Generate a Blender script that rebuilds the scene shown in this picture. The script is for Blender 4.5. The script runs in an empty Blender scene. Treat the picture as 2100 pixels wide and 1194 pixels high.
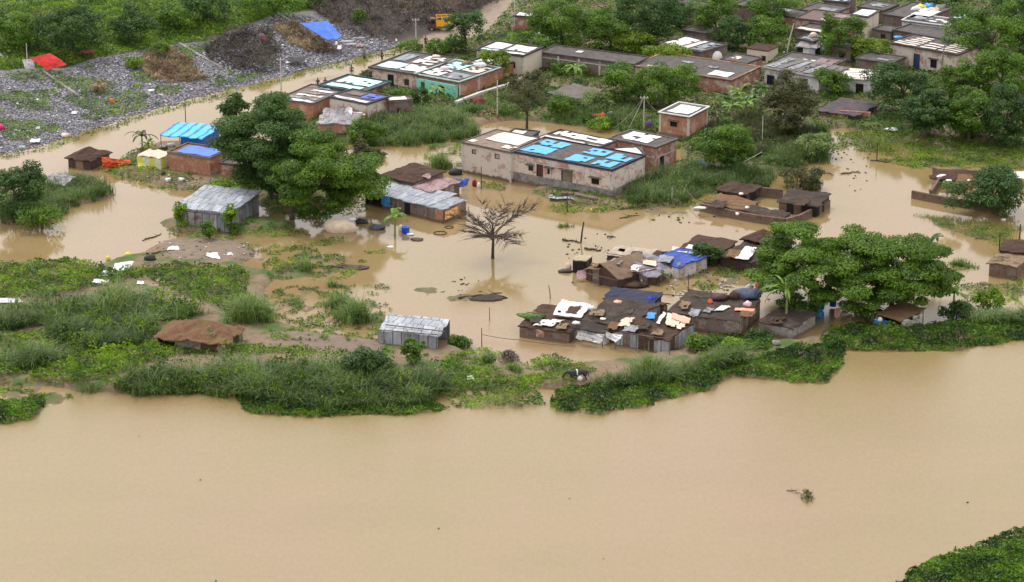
import bpy, math, random
import numpy as np
from mathutils import Vector, Matrix
R = math.radians
random.seed(7); rng = np.random.default_rng(11)
S = bpy.context.scene
# ------------------------------------------------------------------ camera
CH, PITCH, FPX = 100.0, R(19.0), 5700.0
cam = bpy.data.objects.new('camera', bpy.data.cameras.new('camera'))
S.collection.objects.link(cam); S.camera = cam
cam.location = (0, 0, CH); cam.rotation_euler = (math.pi/2 - PITCH, 0, 0)
cam.data.sensor_width = 36; cam.data.lens = 36*FPX/2100.0
cam.data.clip_start = 1; cam.data.clip_end = 6000
# ------------------------------------------------------------------ overcast sky, weak soft sun
W = bpy.data.worlds.new('World'); S.world = W; W.use_nodes = True
nt = W.node_tree; bg = nt.nodes['Background']
sky = nt.nodes.new('ShaderNodeTexSky'); sky.sky_type = 'NISHITA'; sky.sun_disc = False
SUN_EL, SUN_AZ = R(62), R(-35)
sky.sun_elevation = SUN_EL; sky.sun_rotation = SUN_AZ; sky.air_density = 1.0; sky.dust_density = 4.0
hs = nt.nodes.new('ShaderNodeHueSaturation'); hs.inputs['Saturation'].default_value = 0.30
tcw = nt.nodes.new('ShaderNodeTexCoord')
cn = nt.nodes.new('ShaderNodeTexNoise'); cn.inputs['Scale'].default_value = 2.4; cn.inputs['Detail'].default_value = 4
nt.links.new(tcw.outputs['Generated'], cn.inputs['Vector'])
mr = nt.nodes.new('ShaderNodeMapRange'); mr.inputs[1].default_value = .3; mr.inputs[2].default_value = .7
mr.inputs[3].default_value = .80; mr.inputs[4].default_value = 1.12
nt.links.new(cn.outputs['Fac'], mr.inputs[0])
mx = nt.nodes.new('ShaderNodeMix'); mx.data_type = 'RGBA'; mx.blend_type = 'MULTIPLY'; mx.inputs[0].default_value = 1
ms = nt.nodes.new('ShaderNodeMix'); ms.data_type = 'RGBA'; ms.inputs[0].default_value = .62
ms.inputs[7].default_value = (9.9, 9.1, 8.9, 1)          # even grey cloud layer over the sky
nt.links.new(sky.outputs[0], hs.inputs['Color']); nt.links.new(hs.outputs[0], ms.inputs[6])
nt.links.new(ms.outputs[2], mx.inputs[6]); nt.links.new(mr.outputs[0], mx.inputs[7])
nt.links.new(mx.outputs[2], bg.inputs['Color']); bg.inputs['Strength'].default_value = 0.14
sl = bpy.data.lights.new('sun', 'SUN'); sl.energy = 1.3; sl.angle = R(14); sl.color = (1, .97, .92)
sun = bpy.data.objects.new('sun', sl); S.collection.objects.link(sun)
sd = Vector((math.sin(SUN_AZ)*math.cos(SUN_EL), math.cos(SUN_AZ)*math.cos(SUN_EL), math.sin(SUN_EL)))
sun.rotation_euler = (-sd).to_track_quat('-Z', 'Y').to_euler(); sun.location = (0, 300, 120)
S.view_settings.view_transform = 'Standard'; S.view_settings.look = 'None'
S.view_settings.exposure = 0.34; S.view_settings.gamma = 1
S.render.engine = 'CYCLES'
# ------------------------------------------------------------------ pixel <-> world (pixels of the 2100x1194 photo)
cP, sP = math.cos(PITCH), math.sin(PITCH)
def P(px, py, z=0.0):
    u = (px-1050)/FPX; v = (597-py)/FPX
    dy = cP + v*sP; dz = -sP + v*cP
    t = (z-CH)/dz
    return Vector((u*t, dy*t, z))
def proj(x, y, z):
    f = y*cP - (z-CH)*sP; up = y*sP + (z-CH)*cP
    f = np.where(f < 1, 1, f) if isinstance(f, np.ndarray) else max(f, 1)
    return 1050 + FPX*x/f, 597 - FPX*up/f
def scl(py):                                              # pixels per metre for ground seen at row py
    p = P(1050, py, 0); return FPX/math.hypot(p.y, CH)
# ------------------------------------------------------------------ numpy noise
_perm = np.random.default_rng(3).random((256, 256))
def vnoise(x, y, s=1.0, o=0.0):
    x = np.asarray(x, float)/s+o+500; y = np.asarray(y, float)/s+o*1.7+500
    xi = np.floor(x).astype(int); yi = np.floor(y).astype(int); fx = x-xi; fy = y-yi
    fx = fx*fx*(3-2*fx); fy = fy*fy*(3-2*fy)
    g = lambda a, b: _perm[a % 256, b % 256]
    return (g(xi, yi)*(1-fx)+g(xi+1, yi)*fx)*(1-fy)+(g(xi, yi+1)*(1-fx)+g(xi+1, yi+1)*fx)*fy
def fbm(x, y, s=1.0, o=0.0, n=4):
    r = 0; a = .5; t = 0
    for i in range(n): r = r+a*vnoise(x, y, s/(2**i), o+i*13.1); t += a; a *= .55
    return r/t
def inpoly(X, Y, poly):
    c = np.zeros(np.shape(X), bool); n = len(poly)
    for i in range(n):
        x0, y0 = poly[i]; x1, y1 = poly[i-1]
        m = ((y0 > Y) != (y1 > Y))
        with np.errstate(divide='ignore', invalid='ignore'):
            xx = (x1-x0)*(Y-y0)/((y1-y0) if y1 != y0 else 1e-9)+x0
        c ^= m & (X < xx)
    return c
# ------------------------------------------------------------------ terrain height field
xs = np.concatenate([[-3000, -1500, -700, -300, -150, -110], np.arange(-95, 95.1, .42), [110, 150, 300, 700, 1500, 3000]])
ys = np.concatenate([[-500, 0, 120, 180], np.arange(205, 520, .42), [560, 650, 800, 1200, 2000, 4000]])
GX, GY = np.meshgrid(xs, ys)
bank_px = [(-900, 560), (-400, 415), (0, 318), (130, 285), (250, 243), (400, 200), (560, 160), (700, 127), (830, 95), (900, 72), (960, 45), (1010, 15), (1060, -25), (1150, -80)]
bank = [P(a, b) for a, b in bank_px]
bd = np.full(GX.shape, 1e9); bs = np.zeros(GX.shape)
for a, b in zip(bank[:-1], bank[1:]):
    dx, dy = b.x-a.x, b.y-a.y; L2 = dx*dx+dy*dy
    t = np.clip(((GX-a.x)*dx+(GY-a.y)*dy)/L2, 0, 1)
    d = np.hypot(GX-a.x-t*dx, GY-a.y-t*dy); sg = np.sign(dx*(GY-a.y)-dy*(GX-a.x))
    m = d < bd; bd = np.where(m, d, bd); bs = np.where(m, sg, bs)
BD = bd*bs
emb = np.where(BD > 0, np.minimum(4.6, BD*.16), 0)
LAND = [  # dry or barely drowned ground, traced in photo pixels
 [(-300, 545), (60, 540), (130, 535), (200, 548), (290, 520), (330, 497), (400, 487), (480, 492), (530, 515), (490, 545), (565, 562), (545, 600), (560, 655), (640, 685), (780, 700), (930, 700), (960, 725), (1060, 760), (1180, 748), (1330, 728), (1480, 700), (1560, 706), (1680, 690), (1700, 672), (1900, 672), (2450, 630), (2450, 680), (1800, 705), (1660, 735), (1500, 735), (1300, 790), (1130, 800), (960, 800), (900, 810), (640, 828), (480, 800), (300, 808), (160, 803), (90, 790), (-300, 800)],
 [(330, 455), (370, 440), (600, 455), (600, 470), (500, 478), (350, 480)],
 [(-300, 380), (60, 360), (170, 375), (225, 390), (235, 405), (150, 425), (80, 460), (-300, 470)],
 [(210, 345), (300, 300), (330, 290), (450, 290), (560, 300), (700, 300), (740, 420), (560, 440), (520, 400), (430, 392), (330, 385), (250, 362)],
 [(560, 200), (760, 150), (880, 100), (1000, 60), (1080, -30), (2500, -30), (2500, 330), (2040, 300), (1960, 285), (1850, 270), (1700, 262), (1690, 320), (1560, 375), (1420, 400), (1280, 412), (1240, 380), (1400, 330), (1400, 290), (1240, 262), (1050, 245), (960, 262), (860, 300), (740, 290), (640, 270)],
 [(1110, 380), (1250, 402), (1400, 410), (1420, 425), (1280, 430), (1180, 420), (1080, 395)],
 [(1840, 1215), (1900, 1165), (2010, 1125), (2300, 1030), (2500, 1400), (1700, 1400)],
 [(-200, 830), (60, 825), (90, 840), (60, 862), (-200, 870)]]
UX, UY = proj(GX, GY, 0*GX)
near = (GX > -140) & (GX < 140) & (GY > 190) & (GY < 540)
M = np.zeros(GX.shape)
for pl in LAND: M[inpoly(UX, UY, pl)] = 1
M[(GY > 515)] = 1
def blur(a, n):
    for _ in range(n):
        a = (a+np.roll(a, 1, 0)+np.roll(a, -1, 0)+np.roll(a, 1, 1)+np.roll(a, -1, 1))/5
    return a
MB_ = blur(M, 9)
n1 = fbm(GX, GY, 5.0, 1); n2 = fbm(GX, GY, 1.6, 5)
n3 = fbm(GX, GY, .9, 17)
base = (MB_-.5)*1.3 + (n1-.5)*.8 + (n2-.5)*.50 + (n3-.5)*.25
base = np.where(MB_ < .04, -1.2, base)
SH = np.zeros(GX.shape)                                   # shoals: mud and weed just breaking the surface
for pl in [[(540, 590), (800, 585), (800, 700), (560, 700)], [(1270, 402), (1500, 400), (1480, 440), (1270, 450)], [(1385, 555), (1560, 540), (1580, 610), (1400, 605)], [(1690, 255), (1880, 265), (2300, 300), (2300, 350), (1900, 350), (1780, 320)],
           [(920, 700), (1110, 740), (1180, 740), (1150, 800), (900, 790)], [(500, 500), (640, 510), (760, 540), (720, 575), (560, 575)], [(850, 590), (1080, 590), (1060, 620), (860, 620)], [(0, 770), (150, 770), (150, 830), (0, 840)], [(1940, 585), (2300, 570), (2300, 640), (1960, 630)], [(1880, 440), (2100, 455), (2060, 500), (1930, 480)], [(880, 290), (960, 275), (950, 345), (860, 340)]]:
    SH[inpoly(UX, UY, pl)] = 1
SH = blur(SH, 8); sh = (n1-.5)*.5+(n2-.5)*.55+(n3-.5)*.3-.045; base = np.where(SH > .05, np.maximum(base, np.where(sh > -.3, sh-(1-SH)*.35, base)), base)
base = np.clip(base, -1.2, .55)
TH = base + emb + np.where(BD > 0, .25+(n1-.5)*.5+(n2-.5)*.3, 0)
TH = np.where(BD > 0, np.maximum(TH, .05+emb*.8), TH)
road = inpoly(UX, UY, [(820, 110), (870, 75), (960, 40), (1040, -20), (1110, -20), (1060, 40), (960, 80), (900, 105)])
TH = np.where(blur(road*1.0, 2) > .5, np.clip(TH*.1+.06, .03, .2), TH)
def H(x, y):
    x = np.clip(np.asarray(x, float), -94.5, 94.5); y = np.clip(np.asarray(y, float), 205.5, 518)
    i = (x+95)/.42; j = (y-205)/.42
    i0 = np.floor(i).astype(int); j0 = np.floor(j).astype(int); fx = i-i0; fy = j-j0
    T = TH[4:, 6:]
    return (T[j0, i0]*(1-fx)+T[j0, i0+1]*fx)*(1-fy)+(T[j0+1, i0]*(1-fx)+T[j0+1, i0+1]*fx)*fy
def G(px, py):                                            # point of the ground (or water) seen at a photo pixel
    z = 0.0
    for _ in range(12):
        p = P(px, py, z); z = max(0.0, float(H(p.x, p.y)))
    return P(px, py, z)
# ------------------------------------------------------------------ materials
MATS = {}
def newmat(name):
    m = bpy.data.materials.new(name); m.use_nodes = True
    nt = m.node_tree; b = nt.nodes['Principled BSDF']; MATS[name] = m
    return m, nt, b
def nd(nt, t, **k):
    n = nt.nodes.new('ShaderNode'+t)
    for a, v in k.items():
        if hasattr(n, a) and a not in n.inputs: setattr(n, a, v)
        else: n.inputs[a].default_value = v
    return n
def mixc(nt, fac, a, b, mode='MIX'):
    m = nt.nodes.new('ShaderNodeMix'); m.data_type = 'RGBA'; m.blend_type = mode
    for s, v in ((0, fac), (6, a), (7, b)):
        if isinstance(v, (int, float)): m.inputs[s].default_value = v
        elif isinstance(v, tuple): m.inputs[s].default_value = (*v[:3], 1)
        else: nt.links.new(v, m.inputs[s])
    return m.outputs[2]
def ramp(nt, src, lo, hi):
    r = nd(nt, 'MapRange'); r.inputs[1].default_value = lo; r.inputs[2].default_value = hi
    nt.links.new(src, r.inputs[0]); return r.outputs[0]
def noise(nt, vec, scale, detail=3, rough=.6):
    n = nd(nt, 'TexNoise', Scale=scale, Detail=detail, Roughness=rough); nt.links.new(vec, n.inputs['Vector']); return n.outputs['Fac']
def bump(nt, b, h, st, dist=.05):
    n = nd(nt, 'Bump', Strength=st, Distance=dist); nt.links.new(h, n.inputs['Height']); nt.links.new(n.outputs[0], b.inputs['Normal'])
def plain(name, c1, c2=None, sc=1.2, rough=.7, lo=.35, hi=.65, metal=0, spec=.5, bmp=.3, grime=0, gc=(.06, .055, .04), wet=0):
    if name in MATS: return MATS[name]
    m, nt, b = newmat(name); g = nd(nt, 'NewGeometry').outputs['Position']
    c2 = c2 or tuple(x*.72 for x in c1)
    f = noise(nt, g, sc, 4); col = mixc(nt, ramp(nt, f, lo, hi), c1, c2)
    if grime:
        f2 = noise(nt, g, .9*sc+.7, 5, .7); col = mixc(nt, ramp(nt, f2, .62-grime*.25, .72), col, gc)
    if wet: col = tide(nt, g, col)
    nt.links.new(col, b.inputs['Base Color']); b.inputs['Roughness'].default_value = rough
    b.inputs['Metallic'].default_value = metal; b.inputs['Specular IOR Level'].default_value = spec
    if bmp: bump(nt, b, noise(nt, g, 9, 4), bmp)
    return m
def tide(nt, g, c):                                       # soaked band left by the flood, ragged upper edge
    s = nd(nt, 'SeparateXYZ'); nt.links.new(g, s.inputs[0]); a = nd(nt, 'Math', operation='MULTIPLY_ADD'); nt.links.new(noise(nt, g, .9, 5, .7), a.inputs[0]); a.inputs[1].default_value = -1.1; nt.links.new(s.outputs['Z'], a.inputs[2])
    return mixc(nt, ramp(nt, a.outputs[0], -.12, -.24), c, (.17, .125, .085))
def brickm(name, b1, b2, plaster, amt=.35, grime=.5):
    if name in MATS: return MATS[name]
    m, nt, b = newmat(name); uv = nd(nt, 'UVMap').outputs[0]; g = nd(nt, 'NewGeometry').outputs['Position']
    br = nd(nt, 'TexBrick', Scale=1.0); br.inputs['Brick Width'].default_value = .27; br.inputs['Row Height'].default_value = .1
    br.inputs['Mortar Size'].default_value = .012
    br.inputs['Color1'].default_value = (*b1, 1); br.inputs['Color2'].default_value = (*b2, 1); br.inputs['Mortar'].default_value = (*plaster, 1)
    nt.links.new(uv, br.inputs['Vector'])
    f = noise(nt, g, .8, 6, .7); v = noise(nt, g, 3.0, 4, .7)
    c = mixc(nt, ramp(nt, v, .35, .7), br.outputs['Color'], tuple(.8*x for x in b1))
    c = mixc(nt, ramp(nt, f, .62-amt*.4, .70-amt*.4), c, plaster)
    mp = nd(nt, 'Mapping'); mp.inputs['Scale'].default_value = (2.2, 2.2, .35); nt.links.new(g, mp.inputs['Vector'])
    s = noise(nt, mp.outputs[0], 1.1, 5, .7)
    c = mixc(nt, ramp(nt, s, .74-grime*.3, .85-grime*.1), c, (.07, .06, .05)); c = tide(nt, g, c)
    nt.links.new(c, b.inputs['Base Color']); b.inputs['Roughness'].default_value = .9; b.inputs['Specular IOR Level'].default_value = .2
    bump(nt, b, br.outputs['Fac'], -.3, .03); return m
def tinm(name, c1, c2, rust=(.16, .09, .06), ramt=.3, rough=.5, metal=.0):
    if name in MATS: return MATS[name]
    m, nt, b = newmat(name); uv = nd(nt, 'UVMap').outputs[0]; g = nd(nt, 'NewGeometry').outputs['Position']
    mp = nd(nt, 'Mapping'); mp.inputs['Scale'].default_value = (.9, .22, 1); nt.links.new(uv, mp.inputs['Vector'])
    f = noise(nt, mp.outputs[0], 1.4, 4, .7); c = mixc(nt, ramp(nt, f, .38, .6), c1, c2)
    br = nd(nt, 'TexBrick', Scale=1.0); br.inputs['Brick Width'].default_value = .95; br.inputs['Row Height'].default_value = 2.1; br.inputs['Mortar Size'].default_value = .05; br.offset = .35
    br.inputs['Color1'].default_value = (1, 1, 1, 1); br.inputs['Color2'].default_value = (.62, .64, .68, 1); br.inputs['Mortar'].default_value = (.22, .22, .23, 1); nt.links.new(uv, br.inputs['Vector'])
    c = mixc(nt, 1.0, c, br.outputs['Color'], 'MULTIPLY')
    f2 = noise(nt, g, 1.1, 5, .75); c = mixc(nt, ramp(nt, f2, .70-ramt*.3, .8-ramt*.2), c, rust)
    nt.links.new(c, b.inputs['Base Color']); b.inputs['Roughness'].default_value = rough; b.inputs['Metallic'].default_value = metal
    wv = nd(nt, 'TexWave', Scale=1.6, bands_direction='X'); nt.links.new(uv, wv.inputs['Vector']); bump(nt, b, wv.outputs['Fac'], .6, .06)
    return m
def strawm(name, c1, c2, c3=(.05, .04, .03)):
    if name in MATS: return MATS[name]
    m, nt, b = newmat(name); uv = nd(nt, 'UVMap').outputs[0]; g = nd(nt, 'NewGeometry').outputs['Position']
    mp = nd(nt, 'Mapping'); mp.inputs['Scale'].default_value = (7, 1.3, 1); nt.links.new(uv, mp.inputs['Vector'])
    f = noise(nt, mp.outputs[0], 2.0, 5, .7); c = mixc(nt, ramp(nt, f, .35, .65), c1, c2)
    f2 = noise(nt, g, .9, 5, .7); c = mixc(nt, ramp(nt, f2, .48, .68), c, c3)
    nt.links.new(c, b.inputs['Base Color']); b.inputs['Roughness'].default_value = .95; b.inputs['Specular IOR Level'].default_value = .15
    bump(nt, b, f, .8, .12); return m
def leafm(name, dark, light, rough=.5, spec=.35, tr=.38):
    if name in MATS: return MATS[name]
    m, nt, b = newmat(name); a = nd(nt, 'Attribute', attribute_name='v'); 
    c = mixc(nt, a.outputs['Fac'], dark, light)
    nt.links.new(c, b.inputs['Base Color']); b.inputs['Roughness'].default_value = rough; b.inputs['Specular IOR Level'].default_value = spec
    t = nd(nt, 'BsdfTranslucent'); nt.links.new(mixc(nt, 1.0, c, (1.15, 1.3, .6), 'MULTIPLY'), t.inputs['Color'])
    ms = nd(nt, 'MixShader'); ms.inputs[0].default_value = tr
    nt.links.new(b.outputs[0], ms.inputs[1]); nt.links.new(t.outputs[0], ms.inputs[2])
    nt.links.new(ms.outputs[0], nt.nodes['Material Output'].inputs['Surface']); return m
WHITE = plain('white plastic', (.82, .83, .84), (.6, .62, .65), 1.0, .45)
GREYC = plain('grey cloth', (.30, .31, .34), (.16, .17, .2), 1.5)
DARK = plain('soot black', (.03, .03, .033), (.05, .046, .045), 2, .8)
WOOD = plain('weathered wood', (.16, .12, .09), (.09, .07, .055), 2, .85)
CONC = plain('old concrete', (.34, .33, .31), (.20, .19, .18), 1.2, .85, grime=.5, wet=1)
CONCW = plain('pale concrete', (.62, .60, .56), (.45, .43, .40), 1.2, .8, grime=.2)
ROOFD = plain('mossy black roof', (.045, .042, .042), (.10, .09, .085), 1.1, .75, bmp=.5)
ROOFG = plain('grey tile roof', (.20, .19, .18), (.09, .085, .08), 1.4, .8, bmp=.8)
STEEL = plain('pole grey', (.55, .54, .50), (.35, .34, .32), 1, .6)
# ------------------------------------------------------------------ mesh builder and tagging
def link(o, parent=None):
    S.collection.objects.link(o)
    if parent is not None: o.parent = parent
    return o
def tag(o, label=None, cat=None, group=None, kind=None):
    if label: o['label'] = label
    if cat: o['category'] = cat
    if group: o['group'] = group
    if kind: o['kind'] = kind
    return o
def thing(name, loc, rz=0, label=None, cat=None, group=None):
    o = bpy.data.objects.new(name, None); o.empty_display_size = .3
    link(o); o.location = loc; o.rotation_euler = (0, 0, rz); return tag(o, label, cat, group)
class MB:
    def __init__(s): s.v = []; s.f = []; s.m = []
    def poly(s, pts, m=0):
        i = len(s.v); s.v += [tuple(p) for p in pts]; s.f.append(list(range(i, i+len(pts)))); s.m.append(m)
    def hexa(s, b, t, m=0):                               # bottom ring and top ring, counter-clockwise
        n = len(b); i = len(s.v); s.v += [tuple(p) for p in b]+[tuple(p) for p in t]
        s.f.append([i+k for k in range(n)][::-1]); s.f.append([i+n+k for k in range(n)])
        for k in range(n): s.f.append([i+k, i+(k+1) % n, i+n+(k+1) % n, i+n+k])
        s.m += [m]*(n+2)
    def box(s, x0, x1, y0, y1, z0, z1, m=0, j=0):
        q = [(x0, y0), (x1, y0), (x1, y1), (x0, y1)]
        r = lambda: random.uniform(-j, j)
        s.hexa([(a, b, z0) for a, b in q], [(a+r(), b+r(), z1+r()) for a, b in q], m)
    def tube(s, pts, rad, n=6, m=0):
        pts = [Vector(p) for p in pts]; base = len(s.v)
        if isinstance(rad, (int, float)): rad = [rad]*len(pts)
        for k, p in enumerate(pts):
            d = (pts[min(k+1, len(pts)-1)]-pts[max(k-1, 0)])
            d = d.normalized() if d.length > 1e-6 else Vector((0, 0, 1))
            a = d.cross(Vector((.31, .95, .07) if abs(d.y) < .9 else (1, 0, 0))).normalized(); b = d.cross(a)
            for q in range(n):
                t = 2*math.pi*q/n; s.v.append(tuple(p+(a*math.cos(t)+b*math.sin(t))*rad[k]))
        for k in range(len(pts)-1):
            for q in range(n):
                i = base+k*n; s.f.append([i+q, i+(q+1) % n, i+n+(q+1) % n, i+n+q]); s.m.append(m)
        s.f.append([base+q for q in range(n)][::-1]); e = base+(len(pts)-1)*n; s.f.append([e+q for q in range(n)]); s.m += [m, m]
    def sheet(s, x0, x1, y0, y1, zf, nx=8, ny=6, th=.08, jit=.0, rag=0, holes=0, m=0, seed=None):
        rn = random.Random(seed if seed is not None else len(s.v)+int(x1*100))
        keep = [[rn.random() >= holes for i in range(nx)] for j in range(ny)]
        P_ = {}
        for j in range(ny+1):
            for i in range(nx+1):
                x = x0+(x1-x0)*i/nx; y = y0+(y1-y0)*j/ny; z = zf(x, y)
                edge = i in (0, nx) or j in (0, ny)
                if edge and rag: x += rn.uniform(-rag, rag); y += rn.uniform(-rag, rag)
                P_[i, j] = (x, y, z+rn.uniform(-jit, jit))
        i0 = len(s.v); w = nx+1
        for j in range(ny+1):
            for i in range(nx+1): s.v.append(P_[i, j])
        o = len(s.v)-i0
        for j in range(ny+1):
            for i in range(nx+1): a = P_[i, j]; s.v.append((a[0], a[1], a[2]-th))
        K = lambda i, j: 0 <= i < nx and 0 <= j < ny and keep[j][i]
        for j in range(ny):
            for i in range(nx):
                if not keep[j][i]: continue
                a, b, c, d = i0+j*w+i, i0+j*w+i+1, i0+(j+1)*w+i+1, i0+(j+1)*w+i
                F = [[a, b, c, d], [d+o, c+o, b+o, a+o]]
                if not K(i, j-1): F.append([a, a+o, b+o, b])
                if not K(i, j+1): F.append([c, c+o, d+o, d])
                if not K(i-1, j): F.append([d, d+o, a+o, a])
                if not K(i+1, j): F.append([b, b+o, c+o, c])
                s.f += F; s.m += [m]*len(F)
    def build(s, name, mats, parent=None, loc=None):
        me = bpy.data.meshes.new(name); me.from_pydata(s.v, [], s.f)
        for mt in (mats if isinstance(mats, (list, tuple)) else [mats]): me.materials.append(mt)
        if any(s.m): me.polygons.foreach_set('material_index', s.m)
        nv = len(me.vertices); co = np.empty(nv*3); me.vertices.foreach_get('co', co); co = co.reshape(-1, 3)
        uvl = me.uv_layers.new(name='UVMap'); uv = np.empty((len(me.loops), 2))
        for p in me.polygons:
            n = np.array(p.normal); ix = list(p.vertices); t = co[ix[1]]-co[ix[0]]
            if abs(n[2]) < .6: t = np.array([-n[1], n[0], 0])
            t = t-n*t.dot(n); L = np.linalg.norm(t); t = t/L if L > 1e-6 else np.array([1., 0, 0]); q = np.cross(n, t)
            c = co[ix]; uv[p.loop_start:p.loop_start+p.loop_total, 0] = c@t; uv[p.loop_start:p.loop_start+p.loop_total, 1] = c@q
        uvl.data.foreach_set('uv', uv.ravel()); me.update()
        o = bpy.data.objects.new(name, me); link(o, parent)
        if loc is not None: o.location = loc
        return o
def npmesh(name, V, nper, mat, parent=None, v=None, quads=None, loc=None):
    me = bpy.data.meshes.new(name); V = np.asarray(V, np.float32).reshape(-1, 3)
    me.vertices.add(len(V)); me.vertices.foreach_set('co', V.ravel())
    idx = (np.arange(len(V)) if quads is None else np.asarray(quads).ravel()).astype(np.int32)
    nf = len(idx)//nper
    me.loops.add(len(idx)); me.loops.foreach_set('vertex_index', idx)
    me.polygons.add(nf); me.polygons.foreach_set('loop_start', np.arange(nf, dtype=np.int32)*nper)
    me.polygons.foreach_set('loop_total', np.full(nf, nper, np.int32))
    if v is not None:
        at = me.attributes.new('v', 'FLOAT', 'FACE'); at.data.foreach_set('value', np.asarray(v, np.float32).ravel())
    me.materials.append(mat); me.update(calc_edges=True); me.validate()
    o = bpy.data.objects.new(name, me); link(o, parent)
    if loc is not None: o.location = loc
    return o
def unit(a): return a/np.maximum(np.linalg.norm(a, axis=-1, keepdims=True), 1e-9)
def leaves(C, N, L, Wd, jit=.6, r=None):                 # rhombic leaves: centres, facing, length, width
    r = r or rng; n = len(C); N = unit(N+r.normal(0, jit, (n, 3)))
    a = unit(np.cross(N, unit(r.normal(0, 1, (n, 3))))); b = np.cross(N, a)
    l = (L*r.uniform(.7, 1.3, n))[:, None]; w = (Wd*r.uniform(.7, 1.3, n))[:, None]
    return np.stack([C-a*l, C+b*w+a*l*.1, C+a*l, C-b*w+a*l*.1], 1)
# ------------------------------------------------------------------ ground and water
AX, AY = proj(GX, GY, TH)
COL = np.zeros(GX.shape+(3,)); 
c_mud = np.array([.25, .185, .12]); c_grs = np.array([.075, .14, .025]); c_rub = np.array([.22, .22, .24]); c_dirt = np.array([.20, .13, .08]); c_road = np.array([.34, .28, .22])
g0 = np.clip((.5*n1+.5*n2-.50)*9, 0, 1)[..., None]
COL[:] = c_mud*(1-g0)+c_grs*g0
def zone(poly, c, soft=2):
    m = inpoly(AX, AY, poly)*1.0; m = blur(m, soft); m = np.clip((m+(n2-.5)*.8-.5)*5+.5, 0, 1)[..., None]
    COL[:] = COL*(1-m)+np.array(c)*m
upper = (BD > 0)
COL[upper] = c_grs
wet = np.clip((.16-TH)/.12, 0, 1)[..., None]*(~upper)[..., None]; COL[:] = COL*(1-wet)+np.array([.20, .15, .095])*wet
zone([(-500, 150), (130, 140), (210, 115), (330, 95), (420, 85), (560, 30), (660, 20), (760, 70), (830, 90), (700, 130), (560, 165), (400, 205), (250, 248), (130, 290), (-500, 420)], c_rub)
zone([(640, 15), (720, -80), (1090, -80), (1040, 0), (960, 45), (870, 75), (800, 90), (690, 70)], (.11, .095, .085))
zone([(420, 95), (500, 60), (590, 90), (575, 150), (480, 150), (430, 125)], (.07, .06, .06))
zone([(290, 130), (370, 100), (430, 165), (360, 172), (300, 150)], (.20, .135, .075))
zone([(40, 34), (70, 18), (130, 22), (200, 32), (120, 36)], (.24, .17, .11), 1)
zone([(-200, 20), (-200, -40), (130, -20), (60, 5), (0, 20)], c_rub, 1)
zone([(820, 110), (870, 75), (960, 40), (1040, -20), (1110, -20), (1060, 40), (960, 80), (900, 105)], c_road, 1)
zone([(1060, 60), (1120, 55), (1160, 90), (1100, 95)], (.10, .2, .03))
zone([(300, 560), (350, 570), (460, 630), (470, 645), (430, 632), (330, 590), (280, 575)], (.34, .27, .19), 1)
zone([(0, 560), (120, 560), (180, 600), (60, 620), (0, 600)], (.17, .12, .08))
zone([(560, 680), (780, 690), (790, 720), (560, 715)], (.22, .17, .13))
zone([(330, 490), (520, 495), (520, 530), (350, 530)], (.24, .19, .14))
zone([(900, 240), (1040, 240), (1120, 262), (1100, 275), (960, 262)], (.27, .18, .11), 1)
nv = len(xs)*len(ys); V = np.stack([GX, GY, TH], -1).reshape(-1, 3)
ii, jj = np.meshgrid(np.arange(len(xs)-1), np.arange(len(ys)-1)); k0 = (jj*len(xs)+ii).ravel()
Q = np.stack([k0, k0+1, k0+1+len(xs), k0+len(xs)], 1)
m, nt, b = newmat('ground'); at = nd(nt, 'Attribute', attribute_name='zone_col'); g = nd(nt, 'NewGeometry').outputs['Position']
f = noise(nt, g, 1.3, 6, .75); c = mixc(nt, ramp(nt, f, .3, .7), at.outputs['Color'], (.55, .52, .5), 'MULTIPLY')
c = mixc(nt, .85, at.outputs['Color'], c)
f = noise(nt, g, 5, 4, .7); c = mixc(nt, ramp(nt, f, .55, .75), c, (1.5, 1.4, 1.25), 'MULTIPLY')
nt.links.new(c, b.inputs['Base Color']); b.inputs['Roughness'].default_value = .9; bump(nt, b, f, .6, .1)
gnd = npmesh('ground', V, 4, m, quads=Q); tag(gnd, kind='structure')
ca = gnd.data.attributes.new('zone_col', 'FLOAT_COLOR', 'POINT')
ca.data.foreach_set('color', np.concatenate([COL.reshape(-1, 3), np.ones((nv, 1))], 1).astype(np.float32).ravel())
gnd.data.polygons.foreach_set('use_smooth', np.ones(len(gnd.data.polygons), bool))
m, nt, b = newmat('flood water'); g = nd(nt, 'NewGeometry').outputs['Position']
mp = nd(nt, 'Mapping'); mp.inputs['Scale'].default_value = (1, .45, 1); nt.links.new(g, mp.inputs['Vector'])
f = noise(nt, mp.outputs[0], .035, 5, .6); c = mixc(nt, ramp(nt, f, .42, .58), (.330, .232, .120), (.308, .234, .100))
f = noise(nt, mp.outputs[0], 2.6, 8, .9); c = mixc(nt, ramp(nt, f, .3, .70), c, (.74, .75, .77), 'MULTIPLY')
mp2 = nd(nt, 'Mapping'); mp2.inputs['Scale'].default_value = (.04, .09, 1); mp2.inputs['Rotation'].default_value = (0, 0, .12); nt.links.new(g, mp2.inputs['Vector'])
f = noise(nt, mp2.outputs[0], 1.0, 5, .6); c = mixc(nt, ramp(nt, f, .45, .7), c, (.93, .95, .90), 'MULTIPLY')
nt.links.new(c, b.inputs['Base Color']); b.inputs['Roughness'].default_value = .06; b.inputs['IOR'].default_value = 1.58
f = noise(nt, g, 3.5, 6, .8); sx = nd(nt, 'SeparateXYZ'); nt.links.new(g, sx.inputs[0])
rp = nd(nt, 'MapRange'); rp.inputs[1].default_value = 262; rp.inputs[2].default_value = 292; rp.inputs[3].default_value = .7; rp.inputs[4].default_value = .035
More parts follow.
